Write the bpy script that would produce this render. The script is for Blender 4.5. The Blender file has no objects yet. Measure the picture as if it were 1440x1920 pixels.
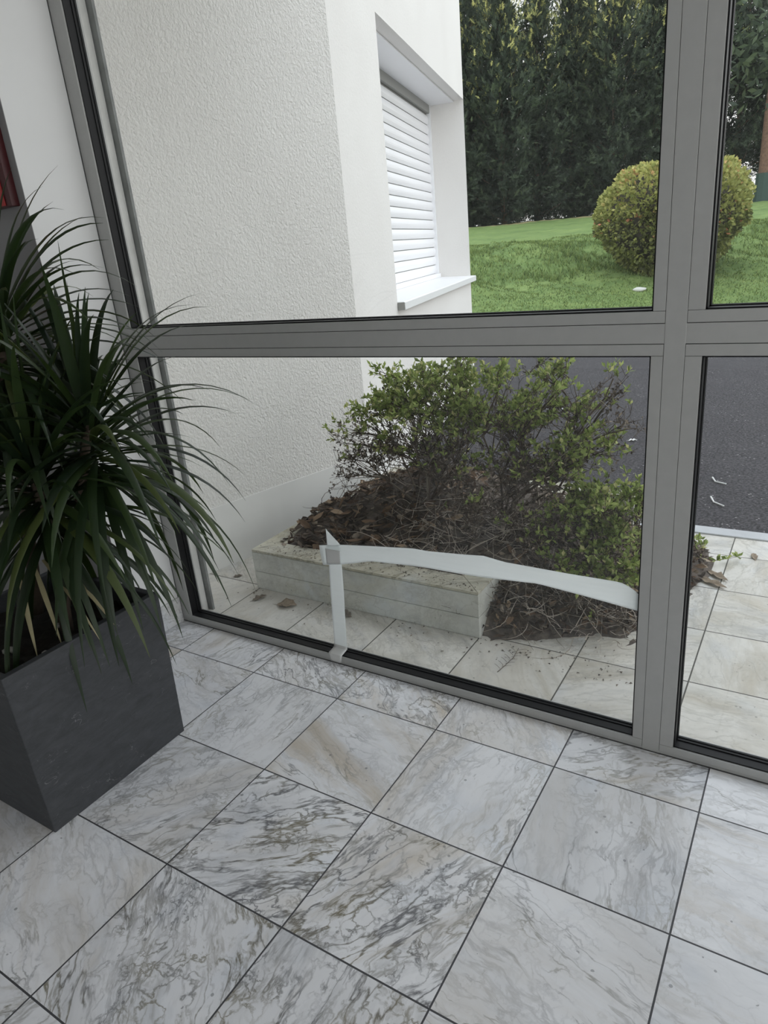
import bpy, math, random
import numpy as np
from mathutils import Vector, Matrix
random.seed(7); rng = np.random.default_rng(7)
SC = bpy.context.scene
COL = SC.collection

# ------------------------------------------------------------------ camera
cam_d = bpy.data.cameras.new('camera'); cam = bpy.data.objects.new('camera', cam_d)
COL.objects.link(cam); SC.camera = cam
cam_d.sensor_fit = 'HORIZONTAL'; cam_d.sensor_width = 36.0
cam_d.lens = 36.0 * 1288.1 / 1440.0
cam_d.clip_start = 0.02; cam_d.clip_end = 500
def rodrigues(w):
    t = np.linalg.norm(w); k = w / t
    K = np.array([[0, -k[2], k[1]], [k[2], 0, -k[0]], [-k[1], k[0], 0]])
    return np.eye(3) + math.sin(t) * K + (1 - math.cos(t)) * K @ K
Rc = rodrigues(np.array([1.9008, 0.4750, -0.4508]))   # rows: right, down, forward
right, down, fwd = Vector(Rc[0]), Vector(Rc[1]), Vector(Rc[2])
m = Matrix((right, -down, -fwd)).transposed().to_4x4()
m.translation = Vector((1.7416, -1.6088, 1.4862))
cam.matrix_world = m

# ------------------------------------------------------------------ world, lights, exposure
world = bpy.data.worlds.new('sky'); SC.world = world; world.use_nodes = True
nt = world.node_tree; nt.nodes.clear()
wo = nt.nodes.new('ShaderNodeOutputWorld'); bg = nt.nodes.new('ShaderNodeBackground')
tc = nt.nodes.new('ShaderNodeTexCoord'); sx = nt.nodes.new('ShaderNodeSeparateXYZ')
cr = nt.nodes.new('ShaderNodeValToRGB')
cr.color_ramp.elements[0].position = 0.0; cr.color_ramp.elements[0].color = (1.0, 0.985, 0.96, 1)
cr.color_ramp.elements[1].position = 0.7; cr.color_ramp.elements[1].color = (0.86, 0.92, 1.0, 1)
nt.links.new(tc.outputs['Generated'], sx.inputs[0]); nt.links.new(sx.outputs['Z'], cr.inputs[0])
nt.links.new(cr.outputs[0], bg.inputs[0]); nt.links.new(bg.outputs[0], wo.inputs[0])
bg.inputs[1].default_value = 1.25
vs = SC.view_settings
vs.view_transform = 'Standard'; vs.look = 'None'; vs.gamma = 1.0; vs.use_curve_mapping = False
vs.exposure = 0.72

# ------------------------------------------------------------------ node helpers
class NT:
    def __init__(s, name):
        s.m = bpy.data.materials.new(name); s.m.use_nodes = True
        s.t = s.m.node_tree; s.t.nodes.clear()
        s.out = s.t.nodes.new('ShaderNodeOutputMaterial')
    def n(s, typ, ins=None, **kw):
        nd = s.t.nodes.new(typ)
        for k, v in kw.items(): setattr(nd, k, v)
        for k, v in (ins or {}).items(): s.set(nd, k, v)
        return nd
    def set(s, nd, k, v):
        sock = nd.inputs[k]
        if isinstance(v, bpy.types.NodeSocket): s.t.links.new(v, sock)
        else: sock.default_value = v
    def math(s, op, a, b=None, c=None, clamp=False):
        nd = s.t.nodes.new('ShaderNodeMath'); nd.operation = op; nd.use_clamp = clamp
        for i, v in enumerate((a, b, c)):
            if v is not None: s.set(nd, i, v)
        return nd.outputs[0]
    def mix(s, f, a, b, blend='MIX'):
        nd = s.t.nodes.new('ShaderNodeMix'); nd.data_type = 'RGBA'; nd.blend_type = blend
        s.set(nd, 0, f); s.set(nd, 6, a); s.set(nd, 7, b); return nd.outputs[2]
    def ramp(s, f, stops, interp='LINEAR'):
        nd = s.t.nodes.new('ShaderNodeValToRGB'); cr = nd.color_ramp; cr.interpolation = interp
        while len(cr.elements) < len(stops): cr.elements.new(0.5)
        for e, (p, c) in zip(cr.elements, stops):
            e.position = p; e.color = c if len(c) == 4 else (*c, 1)
        s.set(nd, 0, f); return nd.outputs[0]
    def noise(s, vec, scale, detail=4, rough=0.5, dist=0.0, out='Fac'):
        nd = s.n('ShaderNodeTexNoise', {'Scale': scale, 'Detail': detail, 'Roughness': rough, 'Distortion': dist})
        s.set(nd, 'Vector', vec); return nd.outputs[out]
    def obj(s): return s.n('ShaderNodeTexCoord').outputs['Object']
    def bump(s, h, strength=0.3, dist=0.01):
        return s.n('ShaderNodeBump', {'Height': h, 'Strength': strength, 'Distance': dist}).outputs[0]
    def bsdf(s, **kw):
        nd = s.t.nodes.new('ShaderNodeBsdfPrincipled')
        for k, v in kw.items(): s.set(nd, k.replace('_', ' '), v)
        return nd
    def done(s, shader):
        s.t.links.new(shader, s.out.inputs[0]); return s.m

def c4(r, g=None, b=None):
    return (r, r, r, 1) if g is None else (r, g, b, 1)

def simple(name, col, rough=0.5, metal=0.0, spec=0.5, var=0.0, vscale=8.0, bump=0.0, bscale=60.0):
    k = NT(name); o = k.obj(); c = c4(*col)
    if var > 0:
        f = k.noise(o, vscale, 5, 0.6)
        lo = c4(*[x * (1 - var) for x in col]); hi = c4(*[min(1, x * (1 + var)) for x in col])
        c = k.ramp(f, [(0.3, lo), (0.7, hi)])
    b = k.bsdf(Base_Color=c, Roughness=rough, Metallic=metal)
    b.inputs['Specular IOR Level'].default_value = spec
    if bump > 0: k.set(b, 'Normal', k.bump(k.noise(o, bscale, 4), bump, 0.004))
    return k.done(b.outputs[0])

# ------------------------------------------------------------------ materials
def marble_tiles(name, px, py, ox, oy, grout, base_a, base_b, vein, ochre, rough, dirt, gw=0.0016, grid=True, vs=1.0, va=1.0):
    """square stone tiles; each has its own vein direction, drift and tone"""
    k = NT(name); o = k.obj()
    sp = k.n('ShaderNodeSeparateXYZ', {0: o})
    if grid:
        u = k.math('DIVIDE', k.math('SUBTRACT', sp.outputs[0], ox), px)
        v = k.math('DIVIDE', k.math('SUBTRACT', sp.outputs[1], oy), py)
        iu, iv = k.math('FLOOR', u), k.math('FLOOR', v)
        fu, fv = k.math('FRACT', u), k.math('FRACT', v)
        du = k.math('MULTIPLY', k.math('SUBTRACT', 0.5, k.math('ABSOLUTE', k.math('SUBTRACT', fu, 0.5))), px)
        dv = k.math('MULTIPLY', k.math('SUBTRACT', 0.5, k.math('ABSOLUTE', k.math('SUBTRACT', fv, 0.5))), py)
        d = k.math('MINIMUM', du, dv)
        gm = k.math('LESS_THAN', d, gw)
        idv = k.n('ShaderNodeCombineXYZ', {0: iu, 1: iv, 2: 0.0}).outputs[0]
    else:
        idv = k.n('ShaderNodeCombineXYZ', {0: 3.0, 1: 5.0, 2: 0.0}).outputs[0]; gm = 0.0
    wn = k.n('ShaderNodeTexWhiteNoise', {'Vector': idv}); wn.noise_dimensions = '3D'
    rnd = wn.outputs['Value']; rc = k.n('ShaderNodeSeparateColor', {0: wn.outputs['Color']})
    r1, r2, r3 = rc.outputs[0], rc.outputs[1], rc.outputs[2]
    off = k.n('ShaderNodeVectorMath', {0: wn.outputs['Color'], 1: (37., 53., 71.)}, operation='MULTIPLY').outputs[0]
    pos = k.n('ShaderNodeVectorMath', {0: o, 1: off}, operation='ADD').outputs[0]
    rot = k.n('ShaderNodeVectorRotate', {'Vector': pos, 'Center': (0, 0, 0), 'Axis': (0, 0, 1), 'Angle': k.math('MULTIPLY', rnd, 6.28)}).outputs[0]
    # warp, then stretch along the tile's own vein direction
    wn2 = k.noise(rot, 4.0, 3, 0.5, out='Color')
    warp = k.n('ShaderNodeVectorMath', {0: wn2, 1: (0.10, 0.10, 0.10)}, operation='MULTIPLY').outputs[0]
    wp = k.n('ShaderNodeVectorMath', {0: rot, 1: warp}, operation='ADD').outputs[0]
    strv = k.n('ShaderNodeVectorMath', {0: wp, 1: (0.36, 1.35, 1.0)}, operation='MULTIPLY').outputs[0]
    def ridge(vec, scale, detail, width, dist):
        f = k.noise(vec, scale * vs, detail, 0.55, dist)
        a = k.math('ABSOLUTE', k.math('SUBTRACT', f, 0.5))
        return k.math('SUBTRACT', 1.0, k.math('DIVIDE', a, width, clamp=True), clamp=True)
    v1 = ridge(strv, 5.0, 7, 0.014, 0.3)
    v2 = ridge(strv, 13.0, 7, 0.040, 0.2)
    v3 = ridge(wp, 22.0, 6, 0.045, 0.2)
    vw = k.n('ShaderNodeVectorMath', {0: strv, 1: k.n('ShaderNodeVectorMath', {0: k.noise(rot, 22.0, 4, 0.6, out='Color'), 1: (0.05, 0.05, 0.05)}, operation='MULTIPLY').outputs[0]}, operation='ADD').outputs[0]
    vo = k.n('ShaderNodeTexVoronoi', {'Vector': vw, 'Scale': 17.0 * vs, 'Randomness': 1.0}, feature='DISTANCE_TO_EDGE')
    v4 = k.math('SUBTRACT', 1.0, k.math('DIVIDE', vo.outputs['Distance'], 0.055, clamp=True), clamp=True)
    m1 = k.ramp(k.noise(rot, 3.4, 4, 0.6), [(0.40, c4(0.12)), (0.60, c4(1.0))])
    m2 = k.ramp(k.noise(strv, 4.0, 5, 0.65, 0.2), [(0.42, c4(0.0)), (0.58, c4(1.0))])
    m3 = k.ramp(k.noise(wp, 6.0, 5, 0.65), [(0.45, c4(0.0)), (0.58, c4(1.0))])
    m4 = k.ramp(k.noise(wp, 11.0, 3, 0.6), [(0.42, c4(0.0)), (0.60, c4(1.0))])
    t1 = k.ramp(r1, [(0.15, c4(0.40)), (0.5, c4(1.0))]); t3 = k.ramp(r3, [(0.2, c4(0.35)), (0.6, c4(1.0))])
    amt = k.math('MULTIPLY_ADD', r1, 0.45 * va, 0.75 * va)
    fine = k.math('MAXIMUM', k.math('MULTIPLY', v2, m2), k.math('MULTIPLY', k.math('MULTIPLY', v3, m3), 0.85))
    cell = k.math('MULTIPLY', k.math('MULTIPLY', k.math('MULTIPLY', v4, m4), m1), k.math('MULTIPLY', t3, 0.95))
    bold = k.math('MULTIPLY', k.math('MULTIPLY', v1, m1), 1.0)
    fine = k.math('MULTIPLY', fine, t1)
    ve = k.math('MULTIPLY', k.math('MAXIMUM', k.math('MAXIMUM', fine, cell), bold), amt, clamp=True)
    cloud = k.noise(strv, 3.4, 5, 0.6, 0.4)
    base = k.ramp(cloud, [(0.28, base_b), (0.5, base_a), (0.72, tuple([min(1, x * 1.05) for x in base_a[:3]] + [1]))])
    bl = k.ramp(k.noise(rot, 5.0, 3, 0.5), [(0.55, c4(0.0)), (0.75, c4(1.0))])
    base = k.mix(k.math('MULTIPLY', bl, 0.35), base, c4(0.60, 0.67, 0.78))
    och = k.ramp(k.noise(strv, 2.6, 6, 0.65, 0.8), [(0.49, c4(0.0)), (0.68, c4(1.0))])
    base = k.mix(k.math('MULTIPLY', k.math('MULTIPLY', och, k.math('MULTIPLY_ADD', r2, 0.8, 0.2)), 0.85), base, ochre)
    tone = k.math('MULTIPLY_ADD', r3, 0.14, 0.90)
    tn = k.n('ShaderNodeCombineColor', {0: tone, 1: tone, 2: tone}).outputs[0]
    base = k.mix(1.0, base, tn, 'MULTIPLY')
    vcol = k.mix(k.ramp(k.noise(rot, 7.0, 2), [(0.42, c4(0.0)), (0.62, c4(1.0))]), vein, c4(0.17, 0.145, 0.085))
    mist = k.math('MULTIPLY', k.math('MULTIPLY', k.ramp(k.noise(strv, 9.0, 6, 0.7, 0.3), [(0.50, c4(0.0)), (0.68, c4(1.0))]), t1), 0.38)
    base = k.mix(mist, base, c4(0.33, 0.34, 0.36))
    base = k.mix(k.math('MULTIPLY', ve, 0.88), base, vcol)
    # small dark inclusions
    sv = k.n('ShaderNodeTexVoronoi', {'Vector': rot, 'Scale': 26.0, 'Randomness': 1.0})
    sm = k.math('MULTIPLY', k.math('LESS_THAN', sv.outputs['Distance'], 0.11), k.math('GREATER_THAN', k.noise(rot, 6.0, 2), 0.55))
    base = k.mix(k.math('MULTIPLY', sm, 0.55), base, vein)
    if dirt > 0:
        dm = k.ramp(k.noise(o, 2.3, 7, 0.7, 0.5), [(0.42, c4(0.0)), (0.72, c4(1.0))])
        base = k.mix(k.math('MULTIPLY', dm, dirt), base, c4(0.30, 0.27, 0.19))
        sp2 = k.ramp(k.noise(o, 60.0, 3, 0.7), [(0.66, c4(0.0)), (0.70, c4(1.0))])
        base = k.mix(k.math('MULTIPLY', sp2, dirt * 1.3, clamp=True), base, c4(0.12, 0.10, 0.07))
    if grid: base = k.mix(gm, base, grout)
    rg = k.math('ADD', rough, k.math('MULTIPLY', gm, 0.3)) if grid else rough
    rg = k.math('ADD', rg, k.math('MULTIPLY', k.noise(o, 5.0, 4), 0.08))
    b = k.bsdf(Base_Color=base, Roughness=rg)
    b.inputs['Specular IOR Level'].default_value = 0.45
    if grid: k.set(b, 'Normal', k.bump(k.math('MULTIPLY', gm, -1.0), 0.4, 0.002))
    return k.done(b.outputs[0])

M = {}
M['floor'] = marble_tiles('polished_marble', 0.4, 0.3989, 0, 0, c4(0.055, 0.055, 0.06), c4(0.83, 0.83, 0.855), c4(0.66, 0.66, 0.68),
                          c4(0.12, 0.12, 0.13), c4(0.52, 0.43, 0.31), 0.22, 0.0, gw=0.0022)
M['terrace'] = marble_tiles('weathered_marble', 0.3945, 0.373, -0.106, 0.256, c4(0.10, 0.095, 0.08), c4(0.78, 0.75, 0.70), c4(0.63, 0.60, 0.54),
                            c4(0.20, 0.19, 0.17), c4(0.48, 0.41, 0.30), 0.5, 0.30, gw=0.0026, va=0.42)
M['marble_slab'] = marble_tiles('planter_marble', 1, 1, 0, 0, c4(0.1), c4(0.70, 0.70, 0.66), c4(0.58, 0.58, 0.54),
                                c4(0.26, 0.26, 0.25), c4(0.46, 0.43, 0.32), 0.5, 0.22, grid=False, va=0.35)
M['rim_stone'] = marble_tiles('planter_rim_marble', 1, 1, 0, 0, c4(0.1), c4(0.62, 0.59, 0.49), c4(0.50, 0.47, 0.38),
                              c4(0.16, 0.15, 0.12), c4(0.42, 0.36, 0.22), 0.6, 0.45, grid=False)
M['plinth_in'] = marble_tiles('skirting_marble', 0.5, 0.4, 0, 0, c4(0.1), c4(0.70, 0.70, 0.70), c4(0.6, 0.6, 0.6),
                              c4(0.25, 0.25, 0.25), c4(0.6, 0.55, 0.5), 0.3, 0.0, grid=False)
def render_mat():
    k = NT('textured_render'); o = k.obj()
    sc = k.n('ShaderNodeVectorMath', {0: o, 1: (1.0, 1.0, 0.8)}, operation='MULTIPLY').outputs[0]
    n1 = k.noise(sc, 74.0, 3, 0.55, 0.4); n2 = k.noise(sc, 120.0, 2, 0.5)
    h = k.math('MULTIPLY_ADD', n2, 0.35, n1)
    h = k.ramp(h, [(0.48, c4(0)), (0.85, c4(1))])
    tone = k.ramp(k.noise(o, 1.2, 4, 0.6), [(0.3, c4(0.80, 0.775, 0.745)), (0.7, c4(0.86, 0.84, 0.81))])
    b = k.bsdf(Base_Color=tone, Roughness=0.85, Normal=k.bump(h, 0.7, 0.006))
    return k.done(b.outputs[0])
M['render'] = render_mat()
M['render2'] = render_mat(); M['render2'].name = 'fine_render'
for nd in M['render2'].node_tree.nodes:
    if nd.bl_idname == 'ShaderNodeBump': nd.inputs['Strength'].default_value = 0.18
M['smooth_render'] = simple('smooth_render', (0.80, 0.79, 0.77), 0.8, var=0.05, vscale=3)
M['wall'] = simple('white_wall_paint', (0.80, 0.80, 0.80), 0.7, var=0.02, vscale=2)
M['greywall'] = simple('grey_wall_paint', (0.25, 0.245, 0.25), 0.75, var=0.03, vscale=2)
M['ceil'] = simple('ceiling_paint', (0.8, 0.8, 0.79), 0.8)
M['alu'] = simple('silver_grey_aluminium', (0.42, 0.42, 0.41), 0.45, metal=0.2, var=0.03, vscale=30)
M['alu_out'] = simple('pale_aluminium', (0.70, 0.69, 0.67), 0.5, var=0.12, vscale=9)
M['seam'] = simple('dark_joint', (0.06, 0.06, 0.06), 0.8)
M['rubber'] = simple('black_rubber_gasket', (0.008, 0.008, 0.009), 0.5, spec=0.25)
M['zinc'] = simple('weathered_zinc', (0.20, 0.205, 0.20), 0.6, var=0.3, vscale=12)
M['shutter'] = simple('white_shutter_plastic', (0.93, 0.93, 0.95), 0.4)
M['sill'] = simple('white_sill', (0.92, 0.92, 0.93), 0.35)
M['grey_cap'] = simple('grey_end_cap', (0.3, 0.3, 0.28), 0.6)
M['red'] = simple('red_lacquer', (0.36, 0.02, 0.02), 0.4, var=0.1, vscale=2)
M['darkred'] = simple('dark_red_edge', (0.06, 0.006, 0.008), 0.4)
M['tape_grey'] = simple('grey_translucent_tape', (0.62, 0.62, 0.61), 0.3)
def tape_mat():
    k = NT('white_tape'); o = k.obj()
    s = k.n('ShaderNodeVectorMath', {0: o, 1: (3.0, 1.0, 30.0)}, operation='MULTIPLY').outputs[0]
    n = k.noise(s, 2.2, 4, 0.6)
    col = k.ramp(n, [(0.35, c4(0.84, 0.86, 0.86)), (0.6, c4(0.93, 0.94, 0.94))])
    d = k.bsdf(Base_Color=col, Roughness=0.38, Normal=k.bump(n, 0.5, 0.006))
    t = k.n('ShaderNodeBsdfTranslucent', {'Color': c4(0.93, 0.95, 0.95)})
    mx = k.n('ShaderNodeMixShader', {0: 0.72, 1: d.outputs[0], 2: t.outputs[0]})
    return k.done(mx.outputs[0])
M['tape'] = tape_mat()
def glass_mat():
    k = NT('window_glass'); o = k.obj()
    tr = k.n('ShaderNodeBsdfTransparent', {'Color': c4(0.965, 0.975, 0.97)})
    gl = k.n('ShaderNodeBsdfGlossy', {'Color': c4(1.0), 'Roughness': 0.0})
    lw = k.n('ShaderNodeLayerWeight', {'Blend': 0.5})
    fr = k.math('MULTIPLY_ADD', k.math('POWER', lw.outputs['Facing'], 5.0), 0.5, 0.022)
    mx = k.n('ShaderNodeMixShader', {0: fr, 1: tr.outputs[0], 2: gl.outputs[0]})
    # wiped, smeared dust where the pane was taped
    p = k.n('ShaderNodeVectorMath', {0: o, 1: (0.80, 0.235, 0.56)}, operation='SUBTRACT').outputs[0]
    p = k.n('ShaderNodeVectorMath', {0: p, 1: (2.2, 1.0, 4.2)}, operation='MULTIPLY').outputs[0]
    ln = k.n('ShaderNodeVectorMath', {0: p}, operation='LENGTH').outputs['Value']
    fall = k.ramp(ln, [(0.2, c4(1.0)), (1.0, c4(0.0))], 'EASE')
    sm = k.math('MULTIPLY', k.math('MULTIPLY', fall, k.ramp(k.noise(o, 7.0, 5, 0.6, 1.0), [(0.3, c4(0.1)), (0.7, c4(1.0))])), 0.10)
    sm = k.math('ADD', sm, k.math('MULTIPLY', k.noise(o, 3.0, 5, 0.6), 0.012))
    df = k.n('ShaderNodeBsdfDiffuse', {'Color': c4(0.75, 0.78, 0.8)})
    tl = k.n('ShaderNodeBsdfTranslucent', {'Color': c4(0.75, 0.78, 0.8)})
    dd = k.n('ShaderNodeMixShader', {0: 0.6, 1: df.outputs[0], 2: tl.outputs[0]})
    mx2 = k.n('ShaderNodeMixShader', {0: sm, 1: mx.outputs[0], 2: dd.outputs[0]})
    return k.done(mx2.outputs[0])
M['glass'] = glass_mat()
def slate_mat():
    k = NT('dark_slate_fibre'); o = k.obj()
    s = k.n('ShaderNodeVectorMath', {0: o, 1: (5.0, 5.0, 14.0)}, operation='MULTIPLY').outputs[0]
    n = k.noise(s, 3.0, 7, 0.7, 0.6)
    col = k.ramp(n, [(0.3, c4(0.030, 0.032, 0.036)), (0.7, c4(0.055, 0.058, 0.064))])
    wv = k.noise(k.n('ShaderNodeVectorMath', {0: o, 1: (1.0, 1.0, 2.2)}, operation='MULTIPLY').outputs[0], 9.0, 3, 0.5, 1.5)
    rd = k.math('SUBTRACT', 1.0, k.math('DIVIDE', k.math('ABSOLUTE', k.math('SUBTRACT', wv, 0.5)), 0.006, clamp=True), clamp=True)
    msk = k.ramp(k.noise(o, 12.0, 3, 0.6), [(0.54, c4(0)), (0.64, c4(1))])
    col = k.mix(k.math('MULTIPLY', k.math('MULTIPLY', rd, msk), 0.85), col, c4(0.24, 0.24, 0.25))
    b = k.bsdf(Base_Color=col, Roughness=0.62, Normal=k.bump(n, 0.25, 0.004))
    return k.done(b.outputs[0])
M['slate'] = slate_mat()
def asphalt_mat():
    k = NT('asphalt'); o = k.obj()
    big = k.noise(o, 0.6, 4, 0.6); fine = k.noise(o, 62.0, 3, 0.7)
    col = k.ramp(big, [(0.3, c4(0.030, 0.028, 0.031)), (0.7, c4(0.042, 0.040, 0.043))])
    col = k.mix(k.ramp(fine, [(0.42, c4(0)), (0.62, c4(0.75))]), col, c4(0.125, 0.118, 0.124))
    vr = k.n('ShaderNodeTexVoronoi', {'Vector': o, 'Scale': 28.0})
    chip = k.math('MULTIPLY', k.math('LESS_THAN', vr.outputs['Distance'], 0.16), k.math('GREATER_THAN', k.noise(o, 9.0, 3), 0.57))
    col = k.mix(k.math('MULTIPLY', chip, 0.7), col, c4(0.42, 0.40, 0.40))
    b = k.bsdf(Base_Color=col, Roughness=0.85, Normal=k.bump(fine, 0.6, 0.01)); b.inputs['Specular IOR Level'].default_value = 0.12
    return k.done(b.outputs[0])
M['asphalt'] = asphalt_mat()
M['kerb'] = simple('concrete_kerb', (0.50, 0.51, 0.53), 0.6, var=0.1, vscale=6)
M['line'] = simple('worn_road_paint', (0.34, 0.34, 0.35), 0.7, var=0.2, vscale=40)
def lawn_mat():
    k = NT('lawn'); o = k.obj()
    a = k.noise(o, 0.9, 6, 0.65, 0.4); b_ = k.noise(o, 7.0, 6, 0.75)
    st = k.n('ShaderNodeVectorMath', {0: o, 1: (0.6, 1.6, 2.5)}, operation='MULTIPLY').outputs[0]
    c_ = k.noise(st, 1.5, 5, 0.7)
    f = k.math('MULTIPLY_ADD', b_, 0.45, k.math('MULTIPLY_ADD', c_, 0.35, k.math('MULTIPLY', a, 0.3)))
    col = k.ramp(f, [(0.36, c4(0.075, 0.118, 0.042)), (0.52, c4(0.135, 0.205, 0.066)), (0.68, c4(0.225, 0.30, 0.10))])
    sp = k.n('ShaderNodeAttribute', attribute_name='strip')
    col = k.mix(sp.outputs['Fac'], col, c4(0.62, 0.50, 0.28))  # pale band: sunlight at the tree foot painted into the lawn colour
    b = k.bsdf(Base_Color=col, Roughness=0.9, Normal=k.bump(b_, 0.6, 0.04))
    b.inputs['Specular IOR Level'].default_value = 0.15
    return k.done(b.outputs[0])
M['lawn'] = lawn_mat()
def leaf_mat(name, stops, trans=0.35, rough=0.45, spec=0.4, attr=None, tcol=None):
    """foliage whose tone changes leaf by leaf"""
    k = NT(name)
    if attr: r = k.n('ShaderNodeAttribute', attribute_name=attr).outputs['Fac']
    else: r = k.n('ShaderNodeNewGeometry').outputs['Random Per Island']
    col = k.ramp(r, stops)
    b = k.bsdf(Base_Color=col, Roughness=rough); b.inputs['Specular IOR Level'].default_value = spec
    if trans <= 0: return k.done(b.outputs[0])
    tc_ = k.mix(0.6, col, tcol) if tcol else col
    t = k.n('ShaderNodeBsdfTranslucent', {'Color': tc_})
    mx = k.n('ShaderNodeMixShader', {0: trans, 1: b.outputs[0], 2: t.outputs[0]})
    return k.done(mx.outputs[0])
M['shrub_leaf'] = leaf_mat('shrub_leaf', [(0.0, c4(0.16, 0.21, 0.06)), (0.4, c4(0.30, 0.39, 0.11)), (0.8, c4(0.50, 0.58, 0.20)), (1.0, c4(0.70, 0.66, 0.32))], 0.4)
M['dead_leaf'] = leaf_mat('dry_leaf', [(0.0, c4(0.07, 0.045, 0.032)), (0.45, c4(0.15, 0.10, 0.068)), (0.8, c4(0.28, 0.185, 0.12)), (1.0, c4(0.50, 0.38, 0.27))], 0.15, 0.8, 0.2)
M['dark_dead'] = leaf_mat('withered_leaf', [(0.0, c4(0.05, 0.040, 0.033)), (0.6, c4(0.14, 0.11, 0.09)), (0.88, c4(0.24, 0.195, 0.155)), (1.0, c4(0.48, 0.40, 0.32))], 0.1, 0.8, 0.2)
M['twig'] = leaf_mat('twig_bark', [(0.0, c4(0.07, 0.05, 0.038)), (0.7, c4(0.14, 0.11, 0.085)), (1.0, c4(0.34, 0.30, 0.25))], 0.0, 0.8, 0.2)
M['pale_twig'] = simple('pale_dry_twig', (0.48, 0.42, 0.36), 0.8)
M['soil'] = simple('dark_humus', (0.12, 0.098, 0.082), 0.95, var=0.5, vscale=25, bump=0.9, bscale=35)
M['potsoil'] = simple('potting_soil', (0.018, 0.014, 0.011), 0.95, var=0.4, vscale=40, bump=0.9, bscale=50)
M['dracaena'] = leaf_mat('dracaena_leaf', [(0.0, c4(0.008, 0.016, 0.009)), (0.6, c4(0.016, 0.032, 0.012)), (0.9, c4(0.035, 0.058, 0.018)), (1.0, c4(0.08, 0.10, 0.03))], 0.13, 0.40, 0.4, tcol=c4(0.13, 0.2, 0.02))
M['dryleaf_tip'] = simple('yellowed_leaf', (0.34, 0.30, 0.17), 0.6, var=0.2)
M['cane'] = simple('dracaena_cane', (0.10, 0.075, 0.055), 0.8, var=0.3, vscale=30, bump=0.6, bscale=40)
M['pebble'] = simple('pale_pebble', (0.40, 0.39, 0.36), 0.7, var=0.2)
M['conifer'] = leaf_mat('conifer_spray', [(0.0, c4(0.035, 0.045, 0.036)), (0.35, c4(0.070, 0.095, 0.066)), (0.7, c4(0.125, 0.160, 0.090)), (0.86, c4(0.22, 0.25, 0.10)), (1.0, c4(0.75, 0.72, 0.28))], 0.30, 0.7, 0.15, attr='tone')  # yellow end of the ramp stands in for sun on the tips
M['bark'] = simple('conifer_bark', (0.16, 0.095, 0.065), 0.9, var=0.35, vscale=10, bump=0.8, bscale=14)
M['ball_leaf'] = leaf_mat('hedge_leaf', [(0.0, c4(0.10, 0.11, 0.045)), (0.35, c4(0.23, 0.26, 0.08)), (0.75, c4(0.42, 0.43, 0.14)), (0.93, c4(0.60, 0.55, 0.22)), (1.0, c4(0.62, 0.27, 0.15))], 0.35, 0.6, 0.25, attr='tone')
M['hedge_core'] = simple('inner_twigs', (0.05, 0.045, 0.03), 0.95, var=0.4, vscale=14, bump=0.8, bscale=20)
M['grass'] = leaf_mat('grass_blade', [(0.0, c4(0.07, 0.105, 0.038)), (0.6, c4(0.15, 0.215, 0.062)), (1.0, c4(0.31, 0.37, 0.13))], 0.3, 0.7, 0.15)
M['white_bit'] = simple('white_plastic', (0.8, 0.8, 0.78), 0.5)
M['stone'] = simple('pale_stone', (0.6, 0.6, 0.57), 0.8)
M['lamp_body'] = simple('white_lamp_body', (0.8, 0.8, 0.8), 0.5)

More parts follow.
